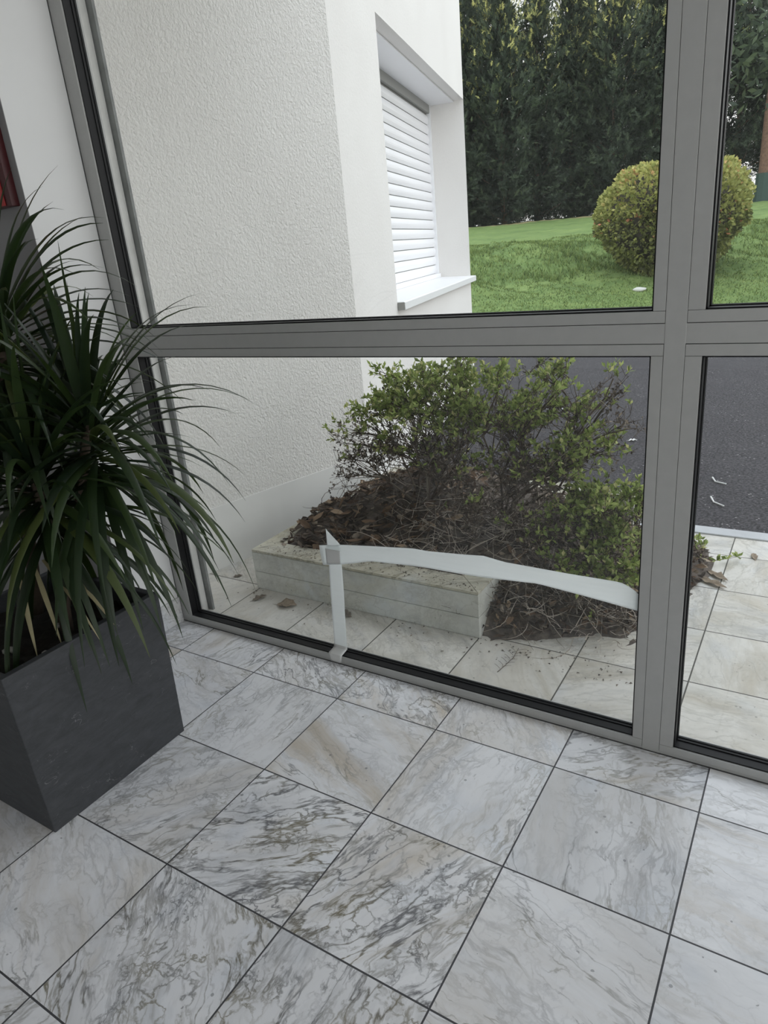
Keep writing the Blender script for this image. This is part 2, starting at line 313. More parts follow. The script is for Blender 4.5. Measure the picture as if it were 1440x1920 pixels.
# ------------------------------------------------------------------ mesh helpers
class MB:
    def __init__(s): s.v = []; s.f = []; s.mi = []; s.cur = 0
    def add(s, vs_, fs):
        o = len(s.v); s.v += [tuple(v) for v in vs_]
        for f in fs: s.f.append(tuple(i + o for i in f)); s.mi.append(s.cur)
    def box(s, x0, x1, y0, y1, z0, z1):
        s.add([(x0, y0, z0), (x1, y0, z0), (x1, y1, z0), (x0, y1, z0), (x0, y0, z1), (x1, y0, z1), (x1, y1, z1), (x0, y1, z1)],
              [(0, 3, 2, 1), (4, 5, 6, 7), (0, 1, 5, 4), (1, 2, 6, 5), (2, 3, 7, 6), (3, 0, 4, 7)])
    def obox(s, o, ex, ey, s0, s1, d0, d1, z0, z1):
        """box along ground axes ex, ey from origin o"""
        P = lambda a, b, z: (o[0] + ex[0] * a + ey[0] * b, o[1] + ex[1] * a + ey[1] * b, z)
        s.prism([P(s0, d0, 0)[:2], P(s1, d0, 0)[:2], P(s1, d1, 0)[:2], P(s0, d1, 0)[:2]], z0, z1)
    def prism(s, poly, z0, z1):
        n = len(poly)
        if sum(poly[i][0] * poly[(i + 1) % n][1] - poly[(i + 1) % n][0] * poly[i][1] for i in range(n)) < 0: poly = poly[::-1]
        s.add([(x, y, z0) for x, y in poly] + [(x, y, z1) for x, y in poly],
              [tuple(range(n))[::-1], tuple(range(n, 2 * n))] + [(i, (i + 1) % n, n + (i + 1) % n, n + i) for i in range(n)])
    def tube(s, pts, r0, r1=None, n=5):
        r1 = r0 if r1 is None else r1
        pts = [Vector(p) for p in pts]; vs_ = []
        for i, p in enumerate(pts):
            t = (pts[min(i + 1, len(pts) - 1)] - pts[max(i - 1, 0)]).normalized()
            a = t.cross(Vector((0.3, 0.2, 1))).normalized() if abs(t.z) < 0.95 else t.cross(Vector((1, 0, 0))).normalized()
            b = t.cross(a); r = r0 + (r1 - r0) * i / (len(pts) - 1)
            for j in range(n):
                an = 2 * math.pi * j / n; vs_.append(p + a * (r * math.cos(an)) + b * (r * math.sin(an)))
        fs = [(i * n + j, i * n + (j + 1) % n, (i + 1) * n + (j + 1) % n, (i + 1) * n + j) for i in range(len(pts) - 1) for j in range(n)]
        fs += [tuple(range(n))[::-1], tuple((len(pts) - 1) * n + j for j in range(n))]
        s.add(vs_, fs)
    def build(s, name, mat, parent=None, smooth=False, bevel=0.0, attr=None):
        me = bpy.data.meshes.new(name); me.from_pydata(s.v, [], s.f)
        mats = mat if isinstance(mat, (list, tuple)) else [mat]
        for m_ in mats: me.materials.append(m_)
        if len(mats) > 1: me.polygons.foreach_set('material_index', s.mi)
        if smooth: me.polygons.foreach_set('use_smooth', [True] * len(me.polygons))
        if attr is not None:
            a = me.attributes.new(attr[0], 'FLOAT', 'POINT'); a.data.foreach_set('value', attr[1])
        me.update()
        o = bpy.data.objects.new(name, me); COL.objects.link(o)
        if parent is not None: o.parent = parent
        if bevel > 0:
            b = o.modifiers.new('bevel', 'BEVEL'); b.width = bevel; b.segments = 2; b.limit_method = 'ANGLE'
        return o
def shift(o, loc):
    """move a mesh's origin to loc without moving the mesh"""
    o.data.transform(Matrix.Translation(-Vector(loc))); o.location = loc
def tag(o, label=None, cat=None, group=None, kind=None):
    if label: o['label'] = label
    if cat: o['category'] = cat
    if group: o['group'] = group
    if kind: o['kind'] = kind
    return o
def empty(name, loc=(0, 0, 0), rz=0.0, **kw):
    o = bpy.data.objects.new(name, None); COL.objects.link(o); o.location = loc; o.rotation_euler = (0, 0, rz)
    o.empty_display_size = 0.1
    return tag(o, **kw)
def struct(o, label=None): return tag(o, label, kind='structure')

YW = 0.189      # room-side face of the window frame
YG = 0.235      # glass
ZT = -0.02      # terrace level
XJ = -0.60      # left wall

# ------------------------------------------------------------------ room shell
b = MB(); b.box(-2.6, 6.0, -6.0, 0.235, -0.12, 0.0)
struct(b.build('floor', M['floor']), 'polished white marble floor tiles with grey veins')
b = MB(); b.box(-2.6, 6.0, -6.0, 0.40, 3.0, 3.15)
struct(b.build('ceiling', M['ceil']))
b = MB(); b.box(-0.9, XJ, -0.068, 0.25, 0, 3.0)
struct(b.build('wall_left', M['wall']), 'white painted return wall beside the window frame')
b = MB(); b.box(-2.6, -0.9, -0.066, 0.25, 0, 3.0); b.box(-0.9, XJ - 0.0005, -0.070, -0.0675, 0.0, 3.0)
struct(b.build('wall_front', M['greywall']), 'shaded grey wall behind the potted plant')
b = MB(); b.box(-2.75, -2.6, -6.0, 0.25, 0, 3.0)
struct(b.build('wall_side', M['wall']))
b = MB(); b.box(6.0, 6.15, -6.0, 0.25, 0, 0.3); b.box(6.0, 6.15, -6.0, 0.25, 2.7, 3.0)
for y in (-6.0, -3.0, 0.15): b.box(6.0, 6.15, y, y + 0.1, 0.3, 2.7)
struct(b.build('wall_right', M['wall']))
b = MB(); b.box(-2.6, 6.0, -6.15, -6.0, 0, 0.5); b.box(-2.6, 6.0, -6.15, -6.0, 2.6, 3.0); b.box(-2.6, 2.7, -6.15, -6.0, 0.5, 2.6); b.box(5.7, 6, -6.15, -6.0, 0.5, 2.6)  # unseen back opening, placed and widened for the light it gives the room
struct(b.build('wall_back', M['wall']))
b = MB(); b.box(XJ, XJ + 0.010, -0.066, YW - 0.001, 0.0, 0.117); 
struct(b.build('baseboard_left', M['plinth_in'], bevel=0.001), 'marble skirting at the foot of the white return wall')

# ------------------------------------------------------------------ aluminium window wall
win = struct(empty('window_1', (1.435, YW, 0)), 'grey aluminium window wall with a taped lower pane')
ZTOP = 2.96
Z1, Z2, Z3, Z4 = 1.186, 1.215, 1.264, 1.293     # transom: bead, rail, bead
mull = [(1.4105, 1.459), (3.45, 3.50), (5.46, 5.51)]
off = Vector((-1.435, -YW, 0))
def part(mb, name, mat, **kw):
    mb.v = [(x - 1.435, y - YW, z) for x, y, z in mb.v]
    return mb.build(name, mat, win, **kw)
FD = 0.10     # frame depth
for (a, c) in mull:
    b = MB(); b.box(a, c, YW, YW + FD, 0.0, ZTOP); part(b, 'mullion', M['alu'], bevel=0.001)
b = MB(); b.box(XJ, -0.572, YW + 0.001, YW + FD, 0, ZTOP); part(b, 'jamb_frame', M['alu'])
bays = [(-0.572, 1.4105), (1.459, 3.45), (3.50, 5.46)]
BE = 0.0285; G = 0.0009
for (a, c) in bays:
    b = MB(); b.box(a, c, YW + 0.001, YW + FD, Z2 + G, Z3 - G); part(b, 'transom', M['alu'])
    b = MB(); b.box(a, c, YW + 0.001, YW + FD, 0.0, 0.010); b.box(a, c, YW + 0.001, YW + FD, ZTOP - 0.03, ZTOP); part(b, 'sill_rail', M['alu'])
    for (z0, z1) in ((0.010, Z2), (Z3, ZTOP - 0.03)):
        # clip-in glazing beads round each pane, mitred by hairline gaps
        zi0, zi1 = z0 + (0.024 if z0 < 0.1 else BE), z1 - BE
        b = MB()
        b.box(a + G, c - G, YW, YG - 0.004, z0 + G, zi0); b.box(a + G, c - G, YW, YG - 0.004, zi1, z1 - G)
        b.box(a + G, a + 0.038, YW, YG - 0.004, zi0 + G, zi1 - G); b.box(c - 0.029, c - G, YW, YG - 0.004, zi0 + G, zi1 - G)
        part(b, 'glazing_bead', M['alu'], bevel=0.0006)
        b = MB(); e = 0.007
        xi0, xi1 = a + 0.038, c - 0.029
        yy0, yy1 = YW + 0.006, YG + 0.014
        b.box(xi0, xi1, yy0, yy1, zi0 - 0.002, zi0 + 0.004); b.box(xi0, xi1, yy0, yy1, zi1 - 0.004, zi1 + 0.002)
        b.box(xi0 - 0.002, xi0 + 0.004, yy0, yy1, zi0, zi1); b.box(xi1 - 0.004, xi1 + 0.002, yy0, yy1, zi0, zi1)
        # lip of the gasket pressed on the glass, both faces
        for (g0, g1) in ((YG - 0.009, YG - 0.0035), (YG + 0.0045, YG + 0.011)):
            b.box(xi0, xi1, g0, g1, zi0, zi0 + e); b.box(xi0, xi1, g0, g1, zi1 - e, zi1)
            b.box(xi0, xi0 + e, g0, g1, zi0, zi1); b.box(xi1 - e, xi1, g0, g1, zi0, zi1)
        gk = part(b, 'gasket', M['rubber'])
        b = MB(); b.box(xi0, xi1, YG - 0.003, YG + 0.003, zi0 - 0.001, zi1 + 0.001)
        gl = part(b, 'glass_pane', M['glass']); gk.parent = gl
        # dark shadow gap behind the beads
        b = MB(); b.box(a, a + 0.03, YW + 0.004, YW + 0.03, z0, z1); b.box(c - 0.025, c, YW + 0.004, YW + 0.03, z0, z1)
        b.box(a, c, YW + 0.004, YW + 0.03, z0, z0 + 0.02); b.box(a, c, YW + 0.004, YW + 0.03, z1 - 0.02, z1)
        part(b, 'joint', M['seam'])
b = MB(); b.box(XJ + 0.0002, XJ + 0.002, YW - 0.002, YW, 0, ZTOP); b.box(XJ, 5.5, YW - 0.0025, YW + 0.001, 0.0, 0.0022)
part(b, 'sealant_line', M['seam'])
# unseen glazing on right side and back, added to bring light into the room
b = MB()
b.box(6.05, 6.06, -5.9, 0.2, 0.3, 2.7); b.box(2.7, 5.7, -6.08, -6.07, 0.5, 2.6)
struct(b.build('window_unseen', M['glass']))

# ------------------------------------------------------------------ outside of the frame: jamb and zinc strip
b = MB(); b.box(-0.95, -0.588, 0.2895, 0.335, ZT, 3.2); b.box(-0.95, -0.572, YG + 0.055, 0.2895, ZT, 3.2)
struct(b.build('trim_1', M['alu_out']), 'pale outer jamb of the window wall')
b = MB(); b.box(-0.612, -0.562, 0.340, 0.352, ZT, 3.2)
tag(b.build('trim_2', M['zinc']), 'weathered grey metal strip outside the left jamb', kind='structure')

# ------------------------------------------------------------------ building wing outside
A1 = math.radians(14.5); A2 = math.radians(-15.6)
d1 = Vector((math.sin(A1), math.cos(A1))); n1 = Vector((math.cos(A1), -math.sin(A1)))
Gp = Vector((-0.577, 1.80)); d2 = Vector((math.sin(A2), math.cos(A2))); n2 = Vector((math.cos(A2), -math.sin(A2)))
HT = 6.5
S0, S1, ZS, ZH, RD = 0.93, 4.08, 1.125, 2.853, 0.38
W0 = Gp - d1 * 1.52
b = MB()
i1, i2 = -n1 * 0.3, -n2 * 0.5
b.prism([tuple(W0), tuple(Gp), tuple(Gp + i2), tuple(W0 + i1)], ZT - 0.3, HT)
struct(b.build('wall_outside', M['render']), 'white textured render wall outside the left pane')
b = MB()
def q2(s, d): return Gp + d2 * s - n2 * d
def qbox(mb, s0, s1, dd0, dd1, z0, z1):
    mb.prism([tuple(q2(s0, dd0)), tuple(q2(s1, dd0)), tuple(q2(s1, dd1)), tuple(q2(s0, dd1))], z0, z1)
qbox(b, 0.0, S0, 0, 0.5, ZT - 0.3, HT)
qbox(b, S0, S1, 0, 0.5, ZT - 0.3, ZS)
qbox(b, S0, S1, 0, 0.5, ZH, HT)
b.prism([tuple(q2(S1, 0)), tuple(q2(S1 + 0.005, 0.0)), tuple(q2(S1 + 0.6, 0.5)), tuple(q2(S1, 0.5))], ZT - 0.3, HT)
struct(b.build('wall_shutter', M['render2']), 'white rendered wall holding the shuttered window')
# smooth plinth band at the foot of the textured wall
b = MB(); o1 = n1 * 0.004
zl = 0.32
b.prism([tuple(W0), tuple(Gp + d1 * 0.002), tuple(Gp + o1 + d1 * 0.002), tuple(W0 + o1)], ZT - 0.02, zl)
struct(b.build('baseboard_outside', M['smooth_render']), 'smooth render plinth under the textured wall')

w2 = struct(empty('window_2', (*q2(1.9, RD), ZS)), 'outside window closed by a white roller shutter')
def part2(mb, name, mat, **kw):
    L = w2.location; mb.v = [(x - L.x, y - L.y, z - L.z) for x, y, z in mb.v]
    return mb.build(name, mat, w2, **kw)
# roller shutter: curved slats
b = MB(); NS = 17; zb, zt = ZS + 0.075, ZH - 0.10; sh = (zt - zb) / NS
for i in range(NS):
    z0 = zb + i * sh; prof = []
    for j in range(7):
        t = j / 6; prof.append((RD - 0.012 * math.sin(math.pi * t) - 0.002, z0 + 0.004 + (sh - 0.008) * t))
    prof += [(RD + 0.004, z0 + sh - 0.004), (RD + 0.004, z0 + 0.004)]
    n = len(prof); vs_ = [(*q2(s, d), z) for s in (S0 + 0.03, S1 - 0.035) for d, z in prof]
    b.add(vs_, [(j, (j + 1) % n, n + (j + 1) % n, n + j) for j in range(n)] + [tuple(range(n))[::-1], tuple(range(n, 2 * n))])
shut = part2(b, 'roller_shutter', M['shutter'])
b = MB(); qbox(b, S0, S1, RD + 0.006, RD + 0.02, ZS, ZH); part2(b, 'shutter_backing', M['grey_cap'])
b = MB(); qbox(b, S1 - 0.035, S1 - 0.001, RD - 0.035, RD + 0.02, ZS + 0.03, ZH); part2(b, 'guide_rail', M['shutter'])
b = MB(); qbox(b, S0 + 0.001, S0 + 0.03, RD - 0.035, RD + 0.02, ZS + 0.03, ZH); part2(b, 'guide_rail', M['shutter'])
b = MB(); qbox(b, S0 + 0.03, S1 - 0.035, RD - 0.03, RD + 0.005, ZH - 0.085, ZH - 0.01); part2(b, 'shutter_box_lip', M['grey_cap'])
b = MB(); qbox(b, S0 + 0.01, S1 - 0.001, 0.10, RD, ZH - 0.012, ZH - 0.001); part2(b, 'soffit_panel', M['shutter'])
b = MB(); qbox(b, S0 + 0.03, S1 - 0.02, RD - 0.055, RD + 0.005, ZS + 0.035, ZS + 0.075); bb = part2(b, 'bottom_bar', M['shutter'], bevel=0.004); bb.parent = shut
b = MB()
P = lambda s, d, z: (*q2(s, d), z)
for s0, s1 in ((S0 - 0.0, S1 + 0.05),):
    pr = [(-0.055, ZS - 0.035), (-0.055, ZS + 0.012), (-0.045, ZS + 0.018), (RD, ZS + 0.036), (RD, ZS), (-0.002, ZS - 0.004), (-0.03, ZS - 0.008), (-0.035, ZS - 0.035)]
    n = len(pr); vs_ = [P(s, d, z) for s in (s0, s1) for d, z in pr]
    b.add(vs_, [(j, (j + 1) % n, n + (j + 1) % n, n + j) for j in range(n)] + [tuple(range(n))[::-1], tuple(range(n, 2 * n))])
sil = part2(b, 'sill', M['sill'])
b = MB(); qbox(b, S0 - 0.008, S0 + 0.004, -0.052, -0.003, ZS - 0.037, ZS + 0.014); part2(b, 'sill_end_cap', M['grey_cap']).parent = sil
# porch roof over the terrace and the facade above the window
b = MB(); b.box(-3.0, 6.2, 0.0, 1.35, 3.15, 3.45); b.box(-3.0, 6.2, 0.0, 0.3, 3.15, 6.5)
struct(b.build('ceiling_porch', M['ceil']))

# ------------------------------------------------------------------ terrace, kerb, asphalt
b = MB(); b.box(-2.6, 7.0, 0.236, 1.975, -0.2, ZT)
struct(b.build('floor_terrace', M['terrace']), 'outdoor marble paving with dirt and grout lines')
b = MB(); b.box(-3.2, 7.0, 1.976, 2.07, -0.25, -0.012)
struct(b.build('trim_3', M['kerb'], bevel=0.004), 'pale kerb between terrace and asphalt')
NU = (-0.5, 0.866); U0 = (-0.3, 12.9)
TU = Vector((0.866, 0.5))
def upt(u, w): return (U0[0] + NU[0] * u + TU.x * w, U0[1] + NU[1] * u + TU.y * w)
b = MB(); b.prism([(-14, 2.0), (22, 2.0), upt(0.1, 24), upt(0.1, -14)], -0.3, -0.05)
struct(b.build('floor_driveway', M['asphalt']), 'dark grey asphalt driveway')
b = MB(); b.prism([(-0.80, 4.56), (-0.22, 4.64), (-0.225, 4.70), (-0.81, 4.62)], -0.0505, -0.047)
tag(b.build('trim_4', M['line']), 'worn pale paint mark on the asphalt', kind='structure')

PU = [-1.5, -0.2, 0.0, 1.5, 3.5, 5.5, 12, 25, 60]; PZ = [-0.12, -0.10, -0.03, 0.28, 0.62, 1.22, 1.58, 2.22, 2.9]
def lawn_z(u, w):
    z = np.interp(u, PU, PZ)
    bmp = np.sin(w * 1.7 + u) * 0.06 + np.sin(w * 4.1 + 2 * u) * 0.045 + np.sin(w * 9.3 + u * 5.1) * 0.03 + np.sin(w * 15.1 - u * 7.7) * 0.02
    return z + bmp * np.clip(u / 2, 0, 1) * np.where(np.abs(u - 4.5) < 2.5, 1.0, 0.35)
us = np.concatenate([np.linspace(-0.6, 7, 77), np.linspace(7.5, 60, 60)]); ws = np.linspace(-34, 26, 241)
vs_ = []; strip = []
for u in us:
    for w in ws:
        x, y = upt(u, w); vs_.append((x, y, float(lawn_z(u, w)))); strip.append(1.0 if abs(u - 24.4) < 0.5 else 0.0)  # mask of the painted sunlit band before the trees
nw = len(ws)
b = MB(); b.add(vs_, [(i * nw + j, i * nw + j + 1, (i + 1) * nw + j + 1, (i + 1) * nw + j) for i in range(len(us) - 1) for j in range(nw - 1)])
lawn = b.build('ground_lawn', M['lawn'], smooth=True, attr=('strip', strip))
struct(lawn, 'green lawn rising in a low bank beyond the asphalt')

# ------------------------------------------------------------------ grass blades (stuff)
N = 60000
u = rng.uniform(0.05, 8.5, N) ; w = rng.uniform(-4.5, 6, N)
clump = 0.5 + 0.5 * np.sin(w * 2.3 + np.sin(u * 1.9) * 2) * np.sin(u * 2.7 + np.cos(w * 1.3))
onbank = ((u > 3.0) & (u < 6.2))
hgt = rng.uniform(0.02, 0.055, N) * (1 + 2.4 * onbank * clump)
x = U0[0] + NU[0] * u + TU.x * w; y = U0[1] + NU[1] * u + TU.y * w; z = lawn_z(u, w) - 0.005
an = rng.uniform(0, 2 * np.pi, N); wd = rng.uniform(0.006, 0.012, N); lx = rng.normal(0, 0.45, N) * hgt; ly = rng.normal(0, 0.45, N) * hgt
V = np.empty((N, 3, 3)); V[:, 0] = np.stack([x - np.cos(an) * wd, y - np.sin(an) * wd, z], 1); V[:, 1] = np.stack([x + np.cos(an) * wd, y + np.sin(an) * wd, z], 1)
V[:, 2] = np.stack([x + lx, y + ly, z + hgt], 1)
def np_mesh(name, V, mat, parent=None, attr=None, nv=3):
    """one mesh of n-sided polygons, V: (N, nv, 3)"""
    n = len(V); me = bpy.data.meshes.new(name)
    me.vertices.add(n * nv); me.vertices.foreach_set('co', V.reshape(-1).astype(np.float32))
    me.loops.add(n * nv); me.loops.foreach_set('vertex_index', np.arange(n * nv, dtype=np.int32))
    me.polygons.add(n); me.polygons.foreach_set('loop_start', np.arange(0, n * nv, nv, dtype=np.int32))
    me.materials.append(mat)
    if attr is not None:
        a = me.attributes.new('tone', 'FLOAT', 'POINT'); a.data.foreach_set('value', np.repeat(attr, nv).astype(np.float32))
    me.update(calc_edges=True)
    if not name: return me
    o = bpy.data.objects.new(name, me); COL.objects.link(o)
    if parent is not None: o.parent = parent
    return o
tag(np_mesh('grass', V, M['grass']), 'short green grass covering the lawn bank', 'grass', kind='stuff')

# ------------------------------------------------------------------ conifers
def unit(a): return a / (np.linalg.norm(a, axis=-1, keepdims=True) + 1e-9)
def conifer_mesh(seed, H=12.0, R=2.2, nb=290, hmin=0.0):
    r = np.random.default_rng(seed)
    P0, D, L, T = [], [], [], []
    hb = []
    for i in range(nb):
        t = (i + r.random()) / nb; h = hmin + t * (H - hmin)
        az = i * 2.39996 + r.normal(0, 0.3)
        rad = R * (1 - t) ** 0.45 * (0.50 + 0.75 * r.random()) * (1.0 + 0.18 * math.sin(3 * az + seed)) + 0.15
        up = 0.25 + 1.1 * t + r.normal(0, 0.12)
        d = np.array([math.cos(az), math.sin(az), up]); d /= np.linalg.norm(d)
        hb.append((h, az, rad, d))
        ns = int(16 + 19 * rad)
        s = (r.random(ns) ** 0.6)
        base = np.array([0, 0, h]); bend = np.array([0, 0, 0.22 * rad])
        p = base + np.outer(s * rad, d) + np.outer(s ** 2, bend) + r.normal(0, 0.10, (ns, 3)) * (0.5 + rad * 0.5)
        sd = d * 0.8 + r.normal(0, 0.60, (ns, 3)) + np.array([0, 0, -0.05 + 1.0 * t])
        P0.append(p); D.append(unit(sd)); L.append(r.uniform(0.20, 0.46, ns) * (1.15 - 0.35 * t))
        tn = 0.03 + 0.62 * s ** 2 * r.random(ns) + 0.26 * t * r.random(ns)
        sunlit = (math.sin(3.1 * az + 9 * t + seed) > 0.35)
        tip = (s > 0.66) & (r.random(ns) < (0.05 + (0.75 if sunlit else 0.10) * max(0, t - 0.50) / 0.5)); tn = np.where(tip & (t > 0.4), r.uniform(0.84, 1.0, ns), tn)  # sunlight on upper, outer tips painted as yellow tone
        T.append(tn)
    P0 = np.concatenate(P0); D = np.concatenate(D); L = np.concatenate(L)[:, None]; T = np.clip(np.concatenate(T), 0, 1)
    n = len(P0)
    side = unit(np.cross(D, r.normal(0, 1, (n, 3))))
    nrm = np.cross(side, D)
    tris = []; tone = []
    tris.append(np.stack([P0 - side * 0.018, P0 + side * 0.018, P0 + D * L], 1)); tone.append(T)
    for k in range(5):
        f = 0.10 + 0.17 * k
        b0 = P0 + D * L * f
        for sg in (-1, 1):
            lf = L * (0.42 - 0.055 * k) * r.uniform(0.7, 1.2, (n, 1))
            dr = unit(D * 0.8 + side * sg * 0.9 + nrm * r.normal(0, 0.25, (n, 1)))
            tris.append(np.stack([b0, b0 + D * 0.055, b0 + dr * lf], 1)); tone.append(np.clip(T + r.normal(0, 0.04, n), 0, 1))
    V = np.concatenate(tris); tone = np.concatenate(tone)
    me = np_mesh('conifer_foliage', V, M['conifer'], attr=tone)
    mesh = me.data; bpy.data.objects.remove(me)
    # trunk and the bare inner boughs
    b = MB(); b.tube([(0, 0, -0.2), (0.05, 0.02, 3), (0, 0.03, H * 0.6), (0, 0, H * 0.96)], 0.19, 0.03, 9)
    tmesh_o = b.build('tmp', M['bark'], smooth=True); tm = tmesh_o.data; bpy.data.objects.remove(tmesh_o)
    b = MB()
    for (h, az, rad, d) in hb[::3]:
        e = np.array([0, 0, h]) + d * rad * 0.8 + np.array([0, 0, 0.12 * rad])
        mdl = np.array([0, 0, h]) + d * rad * 0.45
        b.tube([(0, 0, h), tuple(mdl), tuple(e)], 0.022, 0.006, 4)
    bo = b.build('tmp', M['bark']); bm_ = bo.data; bpy.data.objects.remove(bo)
    return mesh, tm, bm_
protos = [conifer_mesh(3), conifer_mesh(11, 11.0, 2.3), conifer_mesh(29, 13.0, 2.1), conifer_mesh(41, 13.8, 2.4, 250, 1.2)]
def conifer(u, w, k, sc, rz, label, sz=None):
    x, y = upt(u, w)
    t = empty('conifer_tree', (x, y, float(np.interp(u, PU, PZ)) - 0.05), rz, label=label, cat='tree', group='conifers behind the lawn')
    sz = sz or sc * 0.95; t.scale = (sc, sc, sz)
    for nm, me in zip(('foliage', 'trunk', 'boughs'), protos[k]):
        o = bpy.data.objects.new(nm, me); COL.objects.link(o); o.parent = t
    return t
rowspec = [(-3.6, 0, 1.0, 'dark conifer at the left end of the tree row, beside the wall edge'),
           (-1.9, 2, 0.92, 'dark conifer with pale tips rising just right of the shuttered wall'),
           (-0.1, 1, 1.0, 'tall conifer between two sky gaps left of the clipped bush'),
           (1.7, 0, 0.97, 'yellow-tipped conifer straight behind the middle of the upper pane'),
           (3.5, 2, 0.93, 'conifer standing behind the left edge of the clipped bush'),
           (5.4, 1, 1.04, 'blue-green conifer partly hidden by the vertical window post'),
           (7.4, 0, 1.06, 'dark conifer hidden behind the wide vertical window post'),
           (9.4, 3, 1.0, 'thinner conifer seen through the right upper pane with sky holes below'),
           (11.6, 3, 1.02, 'conifer at the right picture edge, its bare lower stem behind the clipped bush'),
           (14.0, 3, 0.97, 'conifer at the far right edge of the picture behind the reddish trunk')]
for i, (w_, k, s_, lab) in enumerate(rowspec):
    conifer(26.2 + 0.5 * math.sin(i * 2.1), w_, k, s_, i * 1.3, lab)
# second rank that thickens the screen
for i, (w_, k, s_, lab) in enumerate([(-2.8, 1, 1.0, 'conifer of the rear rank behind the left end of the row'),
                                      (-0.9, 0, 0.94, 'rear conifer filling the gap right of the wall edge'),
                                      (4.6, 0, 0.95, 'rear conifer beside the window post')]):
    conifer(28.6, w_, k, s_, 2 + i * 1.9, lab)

# dark undergrowth closing the foot of the tree row
r_ = np.random.default_rng(15); n_ = 9000
uu_ = r_.uniform(25.4, 26.2, n_); ww_ = r_.uniform(-5, 15.5, n_); hz_ = r_.uniform(0, 1, n_) ** 1.4 * (1.2 + 0.4 * np.sin(ww_ * 1.7))
Pc = np.stack([U0[0] + NU[0] * uu_ + TU.x * ww_, U0[1] + NU[1] * uu_ + TU.y * ww_, np.interp(uu_, PU, PZ) + hz_ - .05], 1)
Dd = unit(r_.normal(0, 1, (n_, 3)) + [0, 0, .6]); sdv = unit(np.cross(Dd, r_.normal(0, 1, (n_, 3))))
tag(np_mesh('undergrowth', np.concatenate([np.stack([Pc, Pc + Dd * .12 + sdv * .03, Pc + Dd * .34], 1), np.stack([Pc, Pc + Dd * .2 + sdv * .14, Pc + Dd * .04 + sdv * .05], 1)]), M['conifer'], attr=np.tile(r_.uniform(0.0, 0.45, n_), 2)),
    'dark undergrowth along the foot of the conifer row', 'undergrowth', kind='stuff')

# bare trunk at the right edge
x, y = upt(22.5, 11.55)
t = empty('tree', (x, y, 1.95), label='reddish brown bare tree trunk at the right picture edge', cat='tree')
b = MB(); b.tube([(0, 0, -0.2), (0.02, 0, 1.5), (0.0, 0.05, 4), (0.1, 0, 7)], 0.34, 0.22, 10); b.build('trunk', M['bark'], t, smooth=True)
b = MB(); b.tube([(0, 0, -0.1), (0.02, 0, 1.35)], 0.42, 0.38, 10); b.build('trunk_guard', simple('dark_green_mesh', (0.04, 0.07, 0.06), 0.8), t)
r_ = np.random.default_rng(5); n_ = 900
Pc = r_.normal(0, 1, (n_, 3)) * [1.3, 1.3, 1.1] + [0, 0, 6.5]; Dd = unit(r_.normal(0, 1, (n_, 3))); sdv = unit(np.cross(Dd, r_.normal(0, 1, (n_, 3))))
np_mesh('foliage', np.concatenate([np.stack([Pc, Pc + Dd * .25 + sdv * .1, Pc + Dd * .5], 1), np.stack([Pc, Pc + Dd * .25 - sdv * .1, Pc + Dd * .5], 1)]), M['conifer'], t, attr=np.tile(r_.uniform(0.1, 0.7, n_), 2))

# ------------------------------------------------------------------ clipped round bush on the bank
bx, by, bz = -1.40, 15.45, 0.30
bush = empty('round_bush', (bx, by, bz), label='clipped rounded yellow-green bush on the lawn bank behind the window post', cat='bush')
r = np.random.default_rng(12); N = 20000
th = r.uniform(0, 2 * np.pi, N); cz = r.uniform(-0.93, 1, N)
sz_ = np.sqrt(1 - cz ** 2)
dirs = np.stack([np.cos(th) * sz_, np.sin(th) * sz_, cz], 1)
flat = 1.0 / (np.abs(dirs[:, 0]) ** 3.0 + np.abs(dirs[:, 1]) ** 3.0 + np.abs(dirs[:, 2]) ** 3.0) ** (1 / 3.0)
lump = 1 + 0.05 * np.sin(dirs[:, 0] * 15 + dirs[:, 1] * 13) * np.sin(dirs[:, 2] * 14) + 0.035 * np.sin(dirs[:, 0] * 7 + dirs[:, 2] * 5) + 0.03 * np.sin(dirs[:, 1] * 9 - dirs[:, 2] * 8)
rad = flat * lump * (1 - 0.10 * r.random(N) ** 1.5)
nar = np.where(cz < -0.15, 1 + 0.50 * (cz + .15), 1.0)
C0 = dirs * rad[:, None] * np.array([1.42, 1.42, 1.10]) * np.stack([nar, nar, np.ones(N)], 1) + np.array([0, 0, 1.26])
dn_ = unit(dirs + r.normal(0, 0.55, (N, 3))); sd_ = unit(np.cross(dn_, r.normal(0, 1, (N, 3))))
ll = r.uniform(0.055, 0.115, (N, 1))
V = np.stack([C0, C0 + dn_ * ll * .5 + sd_ * ll * .38, C0 + dn_ * ll, C0 + dn_ * ll * .5 - sd_ * ll * .38], 1)
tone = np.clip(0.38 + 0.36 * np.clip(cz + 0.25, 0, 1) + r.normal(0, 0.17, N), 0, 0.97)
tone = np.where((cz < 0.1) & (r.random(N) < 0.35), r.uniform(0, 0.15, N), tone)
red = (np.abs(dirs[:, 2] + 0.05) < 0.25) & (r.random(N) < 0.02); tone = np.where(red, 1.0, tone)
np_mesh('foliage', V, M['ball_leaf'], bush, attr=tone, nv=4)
import bmesh
bm = bmesh.new(); bmesh.ops.create_icosphere(bm, subdivisions=4, radius=1.0)
